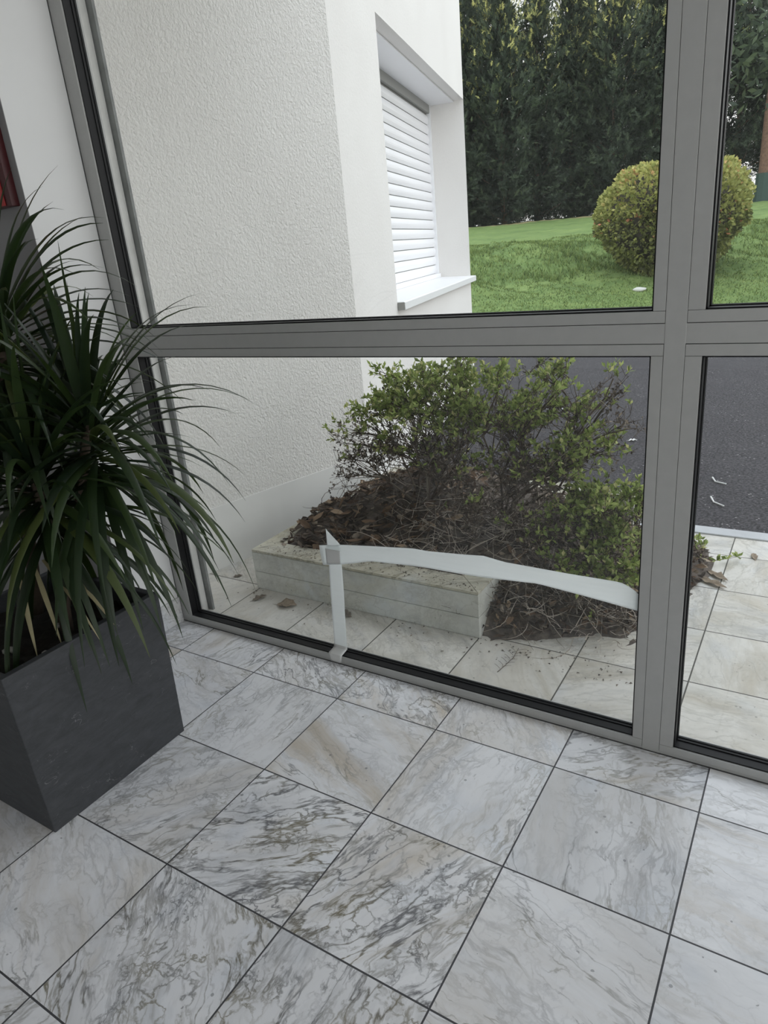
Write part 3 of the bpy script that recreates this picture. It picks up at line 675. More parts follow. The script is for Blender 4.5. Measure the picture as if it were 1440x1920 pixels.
for v in bm.verts:
    k_ = 1 + 0.06 * math.sin(v.co.x * 9 + v.co.z * 7) + 0.05 * math.sin(v.co.y * 11)
    f = 1.0 / (abs(v.co.x) ** 2.6 + abs(v.co.y) ** 2.6 + abs(v.co.z) ** 2.6) ** (1 / 2.6)
    s_ = (1 + 0.50 * (v.co.z + .15)) if v.co.z < -.15 else 1.0
    v.co = Vector((v.co.x * 1.22 * s_, v.co.y * 1.22 * s_, v.co.z * 0.95)) * k_ * f + Vector((0, 0, 1.26))
me = bpy.data.meshes.new('inner_twigs'); bm.to_mesh(me); bm.free(); me.materials.append(M['hedge_core'])
o = bpy.data.objects.new('inner_twigs', me); COL.objects.link(o); o.parent = bush
b = MB()
for k in range(9):
    a = k * 0.7; b.tube([(0.16 * math.cos(a), 0.16 * math.sin(a), -0.25), (0.35 * math.cos(a), 0.35 * math.sin(a), 0.3), (0.8 * math.cos(a), 0.8 * math.sin(a), 0.8)], 0.03, 0.02, 5)
b.build('stems', M['bark'], bush)

# pale stone in the grass
def rock(name, loc, s, mat, seed, **kw):
    bm = bmesh.new(); bmesh.ops.create_icosphere(bm, subdivisions=2, radius=1.0); rr = random.Random(seed)
    for v in bm.verts: v.co = Vector((v.co.x * s[0], v.co.y * s[1], v.co.z * s[2])) * (0.85 + 0.3 * rr.random())
    me = bpy.data.meshes.new(name); bm.to_mesh(me); bm.free(); me.materials.append(mat)
    for p_ in me.polygons: p_.use_smooth = True
    o = bpy.data.objects.new(name, me); COL.objects.link(o); o.location = loc
    return tag(o, **kw)
us_ = 2.2; 
sxp, syp = -1.62, 13.75
uu = (sxp - U0[0]) * NU[0] + (syp - U0[1]) * NU[1]; ww = (sxp - U0[0]) * TU.x + (syp - U0[1]) * TU.y
rock('stone', (sxp, syp, float(lawn_z(uu, ww)) + 0.02), (0.13, 0.09, 0.05), M['stone'], 3, label='small pale stone in the grass left of the window post', cat='stone')

# ------------------------------------------------------------------ raised marble planter outside
pl = empty('stone_planter', (0.05, 0.6, ZT), label='low white marble planter box full of leaf litter behind the taped pane', cat='planter')
def ppart(mb, name, mat, **kw):
    mb.v = [(x - 0.05, y - 0.6, z - ZT) for x, y, z in mb.v]; return mb.build(name, mat, pl, **kw)
PX0, PX1, PY0, PY1, PZT = -0.512, 0.688, 0.600, 1.972, 0.190
# front in two courses with a shadow joint, mitred rim slabs
b = MB(); b.box(PX0 + .004, PX1 - .004, PY0 + .004, PY0 + 0.1, ZT, PZT - 0.02); b.box(PX0 + .004, PX0 + 0.1, PY0 + .1, PY1, ZT, PZT - 0.02); b.box(PX1 - 0.1, PX1 - .004, PY0 + .1, PY1, ZT, PZT - 0.02); b.box(PX0 + .1, 1.0, PY1 - 0.1, PY1 - .004, ZT, PZT - 0.02)
ppart(b, 'planter_core', M['seam'])
for z0, z1 in ((ZT + 0.002, 0.074), (0.0765, 0.1765)):
    b = MB(); b.box(PX0, PX1, PY0, PY0 + 0.02, z0, z1); ppart(b, 'front_slab', M['marble_slab'], bevel=0.0012)
    b = MB(); b.box(PX1 - 0.02, PX1, PY0 + 0.0205, PY1, z0, z1); ppart(b, 'end_slab', M['marble_slab'], bevel=0.0012)
    b = MB(); b.box(PX0, PX0 + 0.02, PY0 + 0.0205, PY1, z0, z1); ppart(b, 'end_slab', M['marble_slab'], bevel=0.0012)
rw = 0.118; g = 0.0012
def rimslab(poly): 
    b = MB(); b.prism(poly, 0.1785, PZT); ppart(b, 'rim_slab', M['rim_stone'], bevel=0.0012)
rimslab([(PX0 + g, PY0), (PX1 - g, PY0), (PX1 - rw - g, PY0 + rw), (PX0 + rw + g, PY0 + rw)])
rimslab([(PX0, PY0 + g), (PX0 + rw, PY0 + rw + g), (PX0 + rw, PY1 - rw), (PX0, PY1)])
rimslab([(PX1, PY0 + g), (PX1 - rw, PY0 + rw + g), (PX1 - rw, PY1 - rw), (PX1, PY1 - rw)])
rimslab([(PX0 + 0.002, PY1), (PX0 + rw, PY1 - rw + g), (1.0, PY1 - rw + g), (1.0, PY1)])
b = MB(); b.box(PX1, 1.0, PY1 - rw, PY1, ZT, 0.177); ppart(b, 'back_slab', M['marble_slab'])

# ------------------------------------------------------------------ humus mounds and litter
def heap_z(x, y):
    """litter surface height above z = 0"""
    e1 = math.exp(-((x - 0.05) / 0.42) ** 2 - ((y - 1.45) / 0.42) ** 2) * 0.20 + math.exp(-((x + 0.33) / 0.14) ** 2 - ((y - 1.0) / 0.22) ** 2) * 0.09
    return 0.155 + e1
def right_z(x, y):
    fx = min(1, max(0, (x - 0.70) / 0.1)); edge = 0.62 + 0.17 * min(1, max(0, (x - 0.8) / 0.3))
    fy = min(1, max(0, (y - edge) / 0.35)); fr = min(1, max(0, (1.36 + 0.08 * math.sin(y * 5) - x) / 0.3)); fb = min(1, max(0, (1.9 - y) / 0.3))
    zz = ZT - 0.01 + 0.17 * (fy ** 0.7) * fr * fb * (1.25 - 0.4 * fx)
    cov = min(1, max(0, (y - 0.76) / 0.14)) * min(1, max(0, (1.02 - x) / 0.32)) * fb
    cov2 = cov * cov * (3 - 2 * cov)
    return max(zz, (ZT - 0.03) + (0.275 + 0.02 * math.sin(y * 9)) * cov2)
def mound(name, x0, x1, y0, y1, fn, parent, amp, **kw):
    nx, ny = 60, 60; vs_ = []
    for j in range(ny):
        for i in range(nx):
            x = x0 + (x1 - x0) * i / (nx - 1); y = y0 + (y1 - y0) * j / (ny - 1)
            vs_.append((x, y, fn(x, y) + amp * (math.sin(x * 31 + y * 17) + math.sin(x * 53 - y * 41) + random.uniform(-1, 1)) * 0.5))
    b = MB(); b.add(vs_, [(j * nx + i, j * nx + i + 1, (j + 1) * nx + i + 1, (j + 1) * nx + i) for j in range(ny - 1) for i in range(nx - 1)])
    return b
b = mound('soil', PX0 + rw - .01, PX1 - rw + .01, PY0 + rw - .01, PY1 - rw + .01, heap_z, None, 0.010)
ppart(b, 'soil', M['soil'], smooth=True)
b = mound('humus', 0.52, 1.42, 0.60, 1.86, right_z, None, 0.008)
tag(b.build('humus_mound', M['soil'], smooth=True), 'dark crumbly humus spilled on the paving right of the planter', 'soil', kind='stuff')

def dead_leaf(mb, p, size, r, curl=0.35):
    a = r.uniform(0, 6.28); tilt = r.normal(0, 0.5); tl2 = r.normal(0, 0.5)
    Mx = Matrix.Translation(p) @ Matrix.Rotation(a, 4, 'Z') @ Matrix.Rotation(tilt, 4, 'X') @ Matrix.Rotation(tl2, 4, 'Y')
    L = size; W = size * r.uniform(0.28, 0.5); c = curl * L * r.uniform(-1, 1.3)
    pts = [(-.5, 0, .3), (-.2, .5, .12), (-.2, 0, 0), (-.2, -.5, .12), (.2, .42, .1), (.2, 0, -.03), (.2, -.42, .1), (.55, 0, .25)]
    vs_ = [Mx @ Vector((x * L, y * 2 * W * 0.5 * (1 + 0.2 * r.normal()), z * c + abs(y) * W * 0.5 * r.uniform(-.4, 1))) for x, y, z in pts]
    mb.add(vs_, [(0, 2, 1), (0, 3, 2), (1, 2, 5, 4), (2, 3, 6, 5), (4, 5, 7), (5, 6, 7)])
def litter(name, n, region, fn, sizes, mat, seed, label, lift=0.012):
    r = np.random.default_rng(seed); b = MB(); k = 0
    while k < n:
        x, y = r.uniform(region[0], region[1]), r.uniform(region[2], region[3])
        z = fn(x, y)
        if z is None: continue
        dead_leaf(b, Vector((x, y, z + r.uniform(0.002, lift))), r.uniform(*sizes), r); k += 1
    return tag(b.build(name, mat), label, 'leaf litter', kind='stuff')
def fn_l(x, y): return heap_z(x, y)
def fn_r(x, y):
    z = right_z(x, y); return z if z > ZT + 0.002 else None
litter('leaf_litter', 1100, (PX0 + .07, PX1 - rw + .02, PY0 + rw - .02, PY1 - .1), fn_l, (0.03, 0.07), M['dark_dead'], 4, 'dull dark leaf scraps covering the soil inside the marble planter', 0.03)
litter('leaf_litter', 420, (PX0 + .07, 0.35, PY0 + rw - .02, PY1 - .1), fn_l, (0.04, 0.085), M['dead_leaf'], 1, 'heap of curled brown leaves inside the marble planter', 0.035)
litter('leaf_litter', 2600, (0.56, 1.40, 0.62, 1.8), fn_r, (0.018, 0.05), M['dark_dead'], 2, 'crumbled grey-brown leaf litter spilled right of the planter', 0.03)
litter('leaf_litter', 520, (0.70, 1.42, 0.60, 1.75), lambda x, y: fn_r(x, y), (0.025, 0.065), M['dead_leaf'], 3, 'paler dry leaves along the front edge of the spilled litter', 0.03)
# debris crumbs on rim and paving
r = np.random.default_rng(9); b = MB()
for k in range(420):
    if k < 200: x, y, z = r.uniform(PX0 + .02, PX1 - .02), PY0 + abs(r.normal(0, 0.05)) + 0.01, PZT
    elif k < 340: x, y, z = r.uniform(-0.6, 1.35), 0.60 - abs(r.normal(0, 0.06)), ZT
    else: x, y, z = r.uniform(0.7, 1.45), 0.62 + r.uniform(-0.12, 0.1), ZT
    a = r.uniform(0, 6.28); L = r.uniform(0.004, 0.016); W = L * r.uniform(.2, .6)
    c_, s_ = math.cos(a), math.sin(a)
    b.add([(x, y, z + .001), (x + c_ * L, y + s_ * L, z + .003), (x + c_ * L * .5 - s_ * W, y + s_ * L * .5 + c_ * W, z + .004)], [(0, 1, 2)])
tag(b.build('debris', M['dark_dead']), 'tiny dark crumbs scattered on planter rim and paving', 'debris', kind='stuff')

# ------------------------------------------------------------------ shrubs
def curve_pts(a, c, n, bow, r):
    a = np.array(a, float); c = np.array(c, float); L = np.linalg.norm(c - a)
    off = r.normal(0, 1, 3) * L * bow; off[2] = abs(off[2]) * 0.4
    return [a + (c - a) * t + off * (4 * t * (1 - t)) + r.normal(0, 0.012, 3) * L * (0 < t < 1) for t in np.linspace(0, 1, n)]
def leaf(mb, p, d, L, W, r):
    d = d / np.linalg.norm(d); s = np.cross(d, r.normal(0, 1, 3)); s /= np.linalg.norm(s); n = np.cross(s, d)
    mb.add([p, p + d * L * .55 + s * W + n * W * .35, p + d * L, p + d * L * .55 - s * W + n * W * .35, p + d * L * .55],
           [(0, 4, 1), (1, 4, 2), (0, 3, 4), (3, 2, 4)])
def shrub(name, label, roots, blobs, seed):
    r = np.random.default_rng(seed)
    rt = np.array(roots); base = rt.mean(0)
    root = empty(name, tuple(base), label=label, cat='shrub')
    BR, TW, LF, DL = MB(), MB(), MB(), MB()
    for (cx, cy, cz, rx, ry, rz, nt_, green, dead) in blobs:
        c = np.array([cx, cy, cz]); R_ = np.array([rx, ry, rz])
        a = rt[r.integers(len(rt))]
        main = curve_pts(a, c, 7, 0.12, r); BR.tube(main, 0.0065, 0.003, 5)
        for k in range(int(nt_ * 0.88)):
            d = unit(r.normal(0, 1, 3)); d[2] = d[2] if r.random() < .45 else abs(d[2])
            tip = c + d * R_ * (0.45 + 0.6 * r.random() ** 0.6)
            st = main[r.integers(3, 7)]
            pts = curve_pts(st, tip, 5, 0.14, r); TW.tube(pts, 0.0024, 0.0010, 3)
            dirn = pts[-1] - pts[-2]; dirn = dirn / (np.linalg.norm(dirn) + 1e-6)
            for q in range(4):
                bp = pts[2 + q // 2] + (pts[min(4, 3 + q // 2)] - pts[2 + q // 2]) * r.random()
                td = dirn * 0.6 + r.normal(0, 0.6, 3) + np.array([0, 0, 0.45]); td /= np.linalg.norm(td)
                tl = r.uniform(0.03, 0.075); e = bp + td * tl
                TW.tube([bp, bp + td * tl * .5 + r.normal(0, .004, 3), e], 0.0012, 0.0007, 3)
                hgt_ = (e[2] - cz) / rz
                pg = green * (1.0 if hgt_ > 0.0 else 0.35)
                if r.random() < pg:
                    for j in range(r.integers(5, 9)):
                        ld = td * r.uniform(.4, 1.2) + r.normal(0, .6, 3)
                        leaf(LF, e - td * tl * r.uniform(0, .5), ld, r.uniform(.020, .037), r.uniform(.0055, .0090), r)
                if r.random() < dead:
                    for j in range(r.integers(3, 8)):
                        leaf(DL, bp + td * tl * r.random(), r.normal(0, 1, 3), r.uniform(.010, .026), r.uniform(.002, .006), r)
    for mb, nm, mt in ((BR, 'branches', M['twig']), (TW, 'twigs', M['twig']), (LF, 'foliage', M['shrub_leaf']), (DL, 'withered_leaves', M['dark_dead'])):
        if not mb.v: continue
        mb.v = [(x - base[0], y - base[1], z - base[2]) for x, y, z in mb.v]; mb.build(nm, mt, root)
    return root
# x, y, z, rx, ry, rz, tips, green, dead
B1 = [(0.02, 1.25, 0.82, .17, .16, .085, 36, 1.0, .2), (0.17, 1.2, 0.74, .22, .2, .11, 50, 1.0, .3), (-.10, 1.25, 0.72, .17, .16, .09, 34, .9, .3),
      (-.25, 1.22, 0.63, .13, .14, .09, 28, .55, .7), (0.30, 1.2, 0.86, .16, .16, .12, 46, 1.0, .2), (0.37, 1.2, 0.70, .18, .18, .14, 46, .9, .4),
      (0.05, 1.2, 0.56, .24, .2, .13, 60, .12, 1.0), (-.18, 1.2, 0.48, .18, .18, .12, 40, .05, 1.0), (0.27, 1.2, 0.50, .2, .2, .14, 55, .2, 1.0),
      (-.30, 1.15, 0.40, .1, .1, .1, 14, .0, .8), (0.36, 1.25, 0.99, .07, .07, .06, 12, 1.0, .1), (-0.03, 1.25, 0.92, .10, .08, .045, 12, 1.0, .1),
      (0.15, 1.25, 0.90, .06, .06, .05, 9, 1.0, .1)]
shrub('shrub', 'green-topped shrub with bare dark lower twigs growing from the planter, left one', [(0.05, 1.3, 0.28), (0.15, 1.2, .28), (0.25, 1.35, .25)], B1, 21)
B2 = [(0.56, 1.2, 0.90, .09, .1, .10, 22, 1.0, .2), (0.55, 1.2, 0.70, .16, .16, .15, 42, .6, .8), (0.70, 1.2, 0.72, .13, .15, .13, 30, .7, .6), (0.82, 1.2, 0.88, .11, .12, .12, 28, .95, .3),
      (0.88, 1.2, 0.74, .15, .15, .12, 30, .7, .7), (0.62, 1.15, 0.50, .18, .18, .14, 60, .15, 1.0), (0.82, 1.1, 0.52, .17, .17, .13, 55, .30, 1.0), (0.98, 1.15, 0.62, .13, .13, .12, 36, .75, .5),
      (1.02, 1.15, 0.82, .13, .12, .10, 13, .25, .7), (1.12, 1.15, 0.74, .10, .1, .05, 8, .05, .9), (1.04, 1.2, 0.93, .07, .06, .04, 5, .5, .3), (0.72, 1.2, 0.98, .05, .05, .05, 5, .2, .4), (0.48, 1.0, 0.38, .2, .16, .12, 45, .05, .8)]
shrub('shrub', 'open twiggy shrub in front of the asphalt, right half of the planting', [(0.50, 1.3, 0.22), (0.60, 1.25, .2), (0.66, 1.35, .2)], B2, 22)
B3 = [(1.00, 1.05, 0.40, .15, .15, .12, 46, .85, .5), (1.10, 1.05, 0.46, .12, .14, .09, 34, .95, .3), (1.10, 0.98, 0.30, .13, .14, .11, 44, .8, .5), (0.90, 1.0, 0.32, .14, .14, .11, 42, .4, .9),
      (1.00, 0.90, 0.20, .15, .12, .09, 36, .7, .6), (1.16, 0.9, 0.19, .12, .12, .07, 30, .8, .4), (0.75, 0.98, 0.30, .16, .14, .11, 36, .1, .9), (1.22, 1.1, 0.42, .08, .1, .1, 20, .8, .4), (1.25, 1.2, 0.22, .1, .12, .09, 22, .7, .5),
      (1.30, 1.5, 0.10, .10, .12, .07, 9, .7, .3), (0.88, 0.82, 0.12, .14, .1, .05, 18, .0, .5), (1.1, 0.8, 0.09, .12, .07, .04, 12, .1, .5)]
shrub('shrub', 'low spreading shrub sprawling over the paving beside the window post', [(0.95, 1.15, 0.10), (1.05, 1.2, .1), (1.1, 1.1, .08)], B3, 23)

def dry_twigs(name, n, region, fn, seed, label, mat):
    r = np.random.default_rng(seed); b = MB()
    for k in range(n):
        x, y = r.uniform(region[0], region[1]), r.uniform(region[2], region[3]); z = fn(x, y)
        if z is None: continue
        a = r.uniform(0, 6.28); L = r.uniform(.05, .20); p = np.array([x, y, z + r.uniform(.0, .05)])
        d = np.array([math.cos(a), math.sin(a), r.normal(0.15, .45)]); bow = r.normal(0, .3, 3) * L
        pts = [p + d * L * t + bow * (4 * t * (1 - t)) * .5 for t in np.linspace(0, 1, 6)]
        pts = [np.array([q[0], q[1], max(q[2], (fn(q[0], q[1]) or -0.02) + .003)]) for q in pts]
        b.tube(pts, r.uniform(.0010, .0024), .0006, 3)
    return tag(b.build(name, mat), label, 'twigs', kind='stuff')
dry_twigs('dry_twigs', 380, (PX0 + .15, PX1 - .1, PY0 + .13, 1.7), fn_l, 31, 'tangle of thin dead twigs over the planter litter', M['twig'])
dry_twigs('dry_twigs', 330, (0.1, 1.25, PY0 + .1, 1.3), lambda x, y: (heap_z(x, y) + .02) if x < .6 else (right_z(x, y) + .03), 32, 'pale bleached twigs arching over the litter', M['pale_twig'])
dry_twigs('dry_twigs', 420, (0.60, 1.32, .66, 1.3), fn_r, 33, 'brown twigs lying in the spilled litter', M['twig'])
dry_twigs('dry_twigs', 130, (0.74, 1.34, .66, 1.2), fn_r, 34, 'bleached twigs lying on top of the spilled litter', M['pale_twig'])

# ------------------------------------------------------------------ single fallen leaves and twigs on the paving
def one_leaf(name, x, y, z, size, rz, mat, label, grp, seed, wide=0.45):
    r = np.random.default_rng(seed); n = 9; vs_ = []
    for i in range(n):
        t = i / (n - 1); w_ = math.sin(math.pi * min(1, t * 1.02 + .02)) ** 0.8 * wide * size * (0.85 + .3 * r.random()) * .5
        lift = 0.16 * size * (t - .4) ** 2 + 0.002
        for s_ in (-1, -.5, 0, .5, 1): vs_.append(((t - .5) * size, s_ * w_, lift + abs(s_) ** 1.6 * w_ * .55 * (1 + .5 * math.sin(i * 2 + seed))))
    b = MB(); b.add(vs_, [(i * 5 + j, (i + 1) * 5 + j, (i + 1) * 5 + j + 1, i * 5 + j + 1) for i in range(n - 1) for j in range(4)])
    b.tube([(-size * .5, 0, .004), (-size * .68, size * .05, .003)], .0012, .0008, 4)
    o = b.build(name, mat, smooth=True); o.location = (x, y, z); o.rotation_euler = (0, 0, rz)
    sm = o.modifiers.new('thickness', 'SOLIDIFY'); sm.thickness = 0.0006
    return tag(o, label, 'leaf', grp)
brown = simple('tan_fallen_leaf', (0.30, 0.235, 0.17), 0.8, var=0.3, vscale=60)
brown2 = simple('grey_fallen_leaf', (0.20, 0.165, 0.13), 0.8, var=0.3, vscale=60)
GR = 'fallen leaves on the outdoor paving'
one_leaf('fallen_leaf', -0.425, 0.515, ZT, 0.075, 1.2, brown2, 'grey-brown curled leaf in front of the left corner of the planter', GR, 1)
one_leaf('fallen_leaf', -0.25, 0.51, ZT, 0.10, .3, brown, 'wide pale tan leaf lying between the left corner leaf and the vertical tape', GR, 2, .7)
one_leaf('fallen_leaf', 0.06, 0.545, ZT, 0.085, -.3, brown2, 'small dark leaf against the planter just right of the vertical tape', GR, 3, .5)
one_leaf('fallen_leaf', -0.70, 0.66, ZT, 0.05, .8, brown2, 'shrivelled leaf in the corner between textured wall and planter', GR, 4)
one_leaf('fallen_leaf', 1.44, 1.42, ZT, 0.15, -.5, brown, 'largest tan leaf right of the window post, at the litter edge', GR, 5, .3)
one_leaf('fallen_leaf', 1.45, 1.50, ZT, 0.13, -.7, brown, 'tan leaf lying just behind the largest one right of the window post', GR, 6, .3)
one_leaf('fallen_leaf', 1.345, 1.58, ZT + .01, 0.10, .3, brown2, 'rounded brownish leaf close to the window post under the creeping sprig', GR, 7, .6)
one_leaf('fallen_leaf', 1.575, 1.77, ZT, 0.07, 1.8, brown, 'small tan leaf alone on the paving near the kerb', GR, 8, .4)
r = np.random.default_rng(77)
b = MB(); tp = [(0, 0, .002), (.012, .05, .006), (.02, .11, .006), (.018, .17, .012)]
b.tube(tp, .0015, .0008, 4)
for k in range(12):
    t = .02 + .013 * k; s_ = 1 if k % 2 else -1
    b.tube([(.018 * t / .17, t, .005), (.018 * t / .17 + s_ * .018, t + .012, .008), (.018 * t / .17 + s_ * .03, t + .02, .006)], .0009, .0006, 3)
o = b.build('twig', M['dark_dead']); o.location = (0.845, 0.41, ZT); tag(o, 'small dark forked twig lying on the paving in front of the litter', 'twig')
# creeping sprig over the right hand paving
sp = empty('creeping_sprig', (1.27, 1.60, ZT), label='green leafy sprig creeping over the paving right of the window post', cat='sprig')
b = MB(); lf = MB(); pts = [np.array(p) for p in [(-.1, .02, .05), (.02, 0, .03), (.09, .02, .018), (.16, .03, .02), (.24, .08, .03)]]
b.tube(pts, .0022, .001, 4); b.tube([(0.0, 0.02, .05), (.02, .16, .05), (.07, .22, .04)], .0018, .0009, 4)
for p_ in pts[1:] + [np.array((.02, .16, .05)), np.array((.06, .22, .04)), np.array((.20, .05, .025)), np.array((-.02, .05, .06))]:
    for j in range(7): leaf(lf, p_, np.array([r.normal(.3, .8), r.normal(0, .8), r.uniform(0, .8)]), r.uniform(.025, .042), r.uniform(.006, .010), r)
b.build('stem', M['twig'], sp); lf.build('foliage', M['shrub_leaf'], sp)
# white scraps on the asphalt
for (p0, p1, p2, lab) in (((1.235, 2.96), (1.26, 2.90), (1.325, 2.86), 'white curved plastic scrap on the asphalt, farther of the pair'),
                          ((1.275, 2.60), (1.30, 2.53), (1.36, 2.47), 'white curved plastic scrap on the asphalt, nearer of the pair')):
    b = MB(); b.tube([(p0[0] - p1[0], p0[1] - p1[1], .012), (0, 0, .006), (p2[0] - p1[0], p2[1] - p1[1], .010)], .005, .005, 6)
    o = b.build('plastic_scrap', M['white_bit'], smooth=True); o.location = (*p1, -0.05); tag(o, lab, 'scrap', 'white scraps on the asphalt')
o = one_leaf('fallen_leaf', 0.57, 3.72, -0.05, .07, .4, M['white_bit'], 'whitish leaf on the asphalt seen just left of the window post', GR, 9, .5)

# ------------------------------------------------------------------ adhesive tape on the cracked pane (room side)
YT = YG - 0.0035
def tape_strip(name, A, B_, bulge, label, mat, seg=40, off=0.0, ends=0):
    """band between two polylines (x, z) on the glass"""
    A = np.array(A); B_ = np.array(B_); r = np.random.default_rng(len(A))
    def samp(P, t):
        d = np.r_[0, np.cumsum(np.linalg.norm(np.diff(P, axis=0), axis=1))]; d /= d[-1]
        return np.stack([np.interp(t, d, P[:, 0]), np.interp(t, d, P[:, 1])], -1)
    T = np.linspace(0, 1, seg); a, c = samp(A, T), samp(B_, T); nw = 9; vs_ = []
    for i in range(seg):
        for j in range(nw):
            s_ = j / (nw - 1); p = a[i] * (1 - s_) + c[i] * s_
            h = math.sin(math.pi * s_) ** .7 * bulge * (0.75 + .25 * math.sin(i * .5) + .2 * math.sin(i * 1.7 + j)) + off
            vs_.append((p[0], YT - h - .0004, p[1]))
    b = MB(); b.add(vs_, [(i * nw + j, (i + 1) * nw + j, (i + 1) * nw + j + 1, i * nw + j + 1) for i in range(seg - 1) for j in range(nw - 1)])
    o = b.build(name, mat, smooth=True)
    cx, cz = a[:, 0].mean(), a[:, 1].min(); shift(o, (cx, YT, cz))
    sm = o.modifiers.new('thickness', 'SOLIDIFY'); sm.thickness = 0.0005; sm.offset = -1
    return tag(o, label, 'tape')
htop = [(0.221, 0.48), (0.324, 0.498), (0.474, 0.515), (0.631, 0.531), (0.685, 0.53), (0.818, 0.539), (0.891, 0.546), (0.963, 0.536), (1.175, 0.532), (1.319, 0.532), (1.352, 0.52), (1.3735, 0.500)]
hbot = [(0.228, 0.400), (0.323, 0.418), (0.448, 0.452), (0.611, 0.463), (0.68, 0.466), (0.819, 0.466), (0.887, 0.468), (0.995, 0.475), (1.069, 0.480), (1.218, 0.466), (1.316, 0.455), (1.3735, 0.448)]
vL = [(0.261, 0.553), (0.258, 0.488), (0.254, 0.406), (0.245, 0.287), (0.236, 0.144), (0.230, 0.036)]
vR = [(0.289, 0.526), (0.319, 0.497), (0.315, 0.419), (0.309, 0.3), (0.298, 0.159), (0.291, 0.036)]
tape_strip('adhesive_tape', htop, hbot, 0.004, 'long white tape strip sagging across the lower pane to the post', M['tape'], 60, .0008)
tape_strip('adhesive_tape', vL, vR, 0.002, 'upright white tape strip running down to the bottom frame', M['tape'], 40, .0)
tape_strip('adhesive_tape', [(0.252, 0.474), (0.318, 0.474)], [(0.250, 0.410), (0.314, 0.420)], 0.0012, 'short grey tape patch where both white strips cross', M['tape_grey'], 12, .0055)
# patch folded over the bottom gasket onto the frame
b = MB(); pf = [(YT - .001, .055), (YT - .002, .0445), (YG - .012, .042), (YW + .003, .0385), (YW - .0008, .036), (YW - .0008, .010), (YW - .0008, .004)]
vs_ = []
for (y_, z_), (xa, xb) in zip(pf, [(.229, .292), (.229, .2915), (.229, .292), (.2295, .293), (.230, .294), (.236, .289), (.240, .280)]):
    for s_ in np.linspace(0, 1, 6): vs_.append((xa + (xb - xa) * s_, y_ - .0004, z_))
b.add(vs_, [(i * 6 + j, i * 6 + j + 1, (i + 1) * 6 + j + 1, (i + 1) * 6 + j) for i in range(len(pf) - 1) for j in range(5)])
o = b.build('adhesive_tape', M['tape_grey'], smooth=True); shift(o, (.26, YW - .001, .004))
sm = o.modifiers.new('thickness', 'SOLIDIFY'); sm.thickness = 0.0005
tag(o, 'grey tape patch holding the upright strip to the bottom frame', 'tape')

# ------------------------------------------------------------------ red panel on the grey wall
rp = empty('wall_panel', (-0.822, -0.070, 1.738), label='red wall panel with dark edge at the left picture border', cat='panel')
b = MB(); b.box(-0.45, 0.187, -0.030, 0, 0.0, 0.9); b.build('frame', M['darkred'], rp, bevel=0.002)
b = MB(); b.box(-0.44, 0.155, -0.034, -0.0305, 0.004, 0.89); b.build('panel_face', M['red'], rp, bevel=0.001)

# ------------------------------------------------------------------ potted dracaena
pot = empty('potted_plant', (-0.235, -0.625, 0.0), label='dracaena with long arching dark leaves in a square slate-grey pot', cat='potted plant')
px0, px1, py0, py1, PH = -0.270, 0.262, -0.262, 0.262, 0.535
b = MB()
def ring(i, z): return [(px0 + i, py0 + i, z), (px1 - i, py0 + i, z), (px1 - i, py1 - i, z), (px0 + i, py1 - i, z)]
rings = [ring(.012, 0), ring(-.0, PH), ring(.024, PH), ring(.030, PH - .16)]
vs_ = [v for rg in rings for v in rg]
fs = [(3, 2, 1, 0), (12, 13, 14, 15)] + [(k * 4 + j, k * 4 + (j + 1) % 4, (k + 1) * 4 + (j + 1) % 4, (k + 1) * 4 + j) for k in range(3) for j in range(4)]
b.add(vs_, fs); b.build('pot', M['slate'], pot, bevel=0.003)
b = MB(); nx = 24; vs_ = []
for j in range(nx):
    for i in range(nx):
        vs_.append((px0 + .026 + (px1 - px0 - .052) * i / (nx - 1), py0 + .026 + (py1 - py0 - .052) * j / (nx - 1), PH - .065 + random.uniform(-.012, .012)))
b.add(vs_, [(j * nx + i, j * nx + i + 1, (j + 1) * nx + i + 1, (j + 1) * nx + i) for j in range(nx - 1) for i in range(nx - 1)]); b.build('soil', M['potsoil'], pot, smooth=True)
rr = random.Random(4)
for k in range(7):
    o = rock('pebble', (rr.uniform(.0, .2), rr.uniform(-.15, .2), PH - .05), (.014 * rr.uniform(.6, 1.3), .010, .008), M['pebble'], k); o.parent = pot
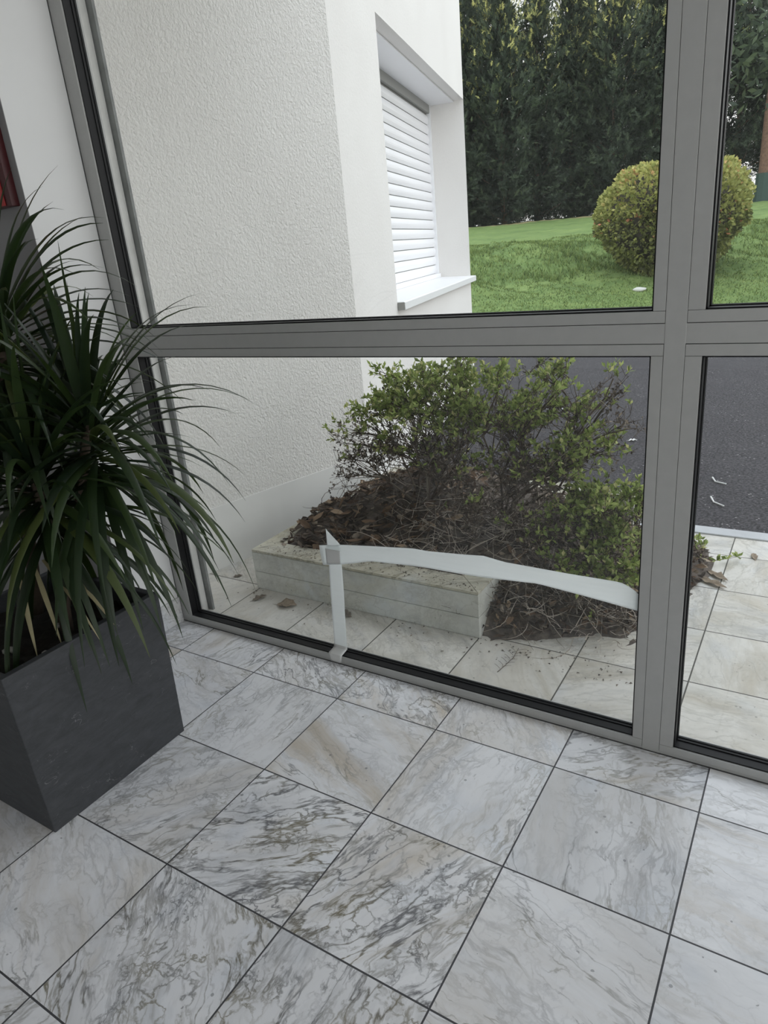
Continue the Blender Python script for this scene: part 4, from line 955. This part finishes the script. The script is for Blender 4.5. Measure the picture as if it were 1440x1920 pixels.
# crowns: centre (pot space), number of leaves, length range, mean tilt
def dracaena_leaf(mb, p, az, el, L, W, droop, r):
    p = Vector(p); seg = 12; st = L / seg
    d = Vector((math.cos(az) * math.cos(el), math.sin(az) * math.cos(el), math.sin(el))); az_side = Vector((-math.sin(az), math.cos(az), 0))
    twist = r.normal(0, .35); vs_ = []
    for i in range(seg + 1):
        t = i / seg
        side = (az_side * math.cos(twist * t) + d.cross(az_side) * math.sin(twist * t)).normalized(); nn = side.cross(d).normalized()
        w_ = W * (0.55 + 1.5 * t if t < .3 else 1.0 * (1 - ((t - .3) / .7) ** 1.7)) * .5 + .0004
        vs_ += [p + side * w_ + nn * w_ * .35, p, p - side * w_ + nn * w_ * .35]
        dz = -droop * st * (0.35 + 1.9 * t); d = (d + Vector((0, 0, dz))).normalized()
        p = p + d * st
    mb.add(vs_, [(i * 3 + j, i * 3 + j + 1, (i + 1) * 3 + j + 1, (i + 1) * 3 + j) for i in range(seg) for j in (0, 1)])
r = np.random.default_rng(99)
crowns = [((0.075, 0.08, 0.98), (0.16, 0.04), 150, (.42, .66)),
          ((0.175, 0.22, 1.09), (.10, .05), 120, (.42, .70)),
          ((-0.10, 0.19, 1.38), (-.06, .08), 125, (.42, .66))]
for (c, bs, n, lr) in crowns:
    b = MB(); cb = (bs[0] - .08, bs[1], PH - .08)
    b.tube([cb, ((cb[0] + c[0]) / 2 + .02, (cb[1] + c[1]) / 2, (cb[2] + c[2]) / 2), c], .020, .015, 9); cane = b.build('cane', M['cane'], pot, smooth=True)
    b = MB()
    for k in range(n):
        t = (k + .5) / n; az = k * 2.39996 + r.normal(0, .15)
        el = -0.75 + 2.1 * t ** 0.95 + r.normal(0, .12)
        L = r.uniform(*lr) * (1 - .22 * t); zz = c[2] - .18 + .22 * t
        dr = (2.9 - 1.2 * t) * r.uniform(.7, 1.3)
        dracaena_leaf(b, (c[0] + math.cos(az) * .01, c[1] + math.sin(az) * .01, zz), az, el, L, r.uniform(.021, .032), dr, r)
    b.build('leaf_crown', M['dracaena'], cane, smooth=True)
b = MB()
for (c, az, el, L) in [((.10, .02, .98 - .25), -.1, -.6, .30), ((.08, .0, .72), -.4, -.9, .26), ((.08, -.05, .70), -.6, -1.0, .24), ((.12, .05, .72), .2, -.8, .26), ((.02, -.1, .70), -.9, -.9, .26)]:
    dracaena_leaf(b, c, az, el, L, .014, 1.5, r)
tag(b.build('dry_leaves', M['dryleaf_tip'], pot, smooth=True), 'yellowed drooping leaves')
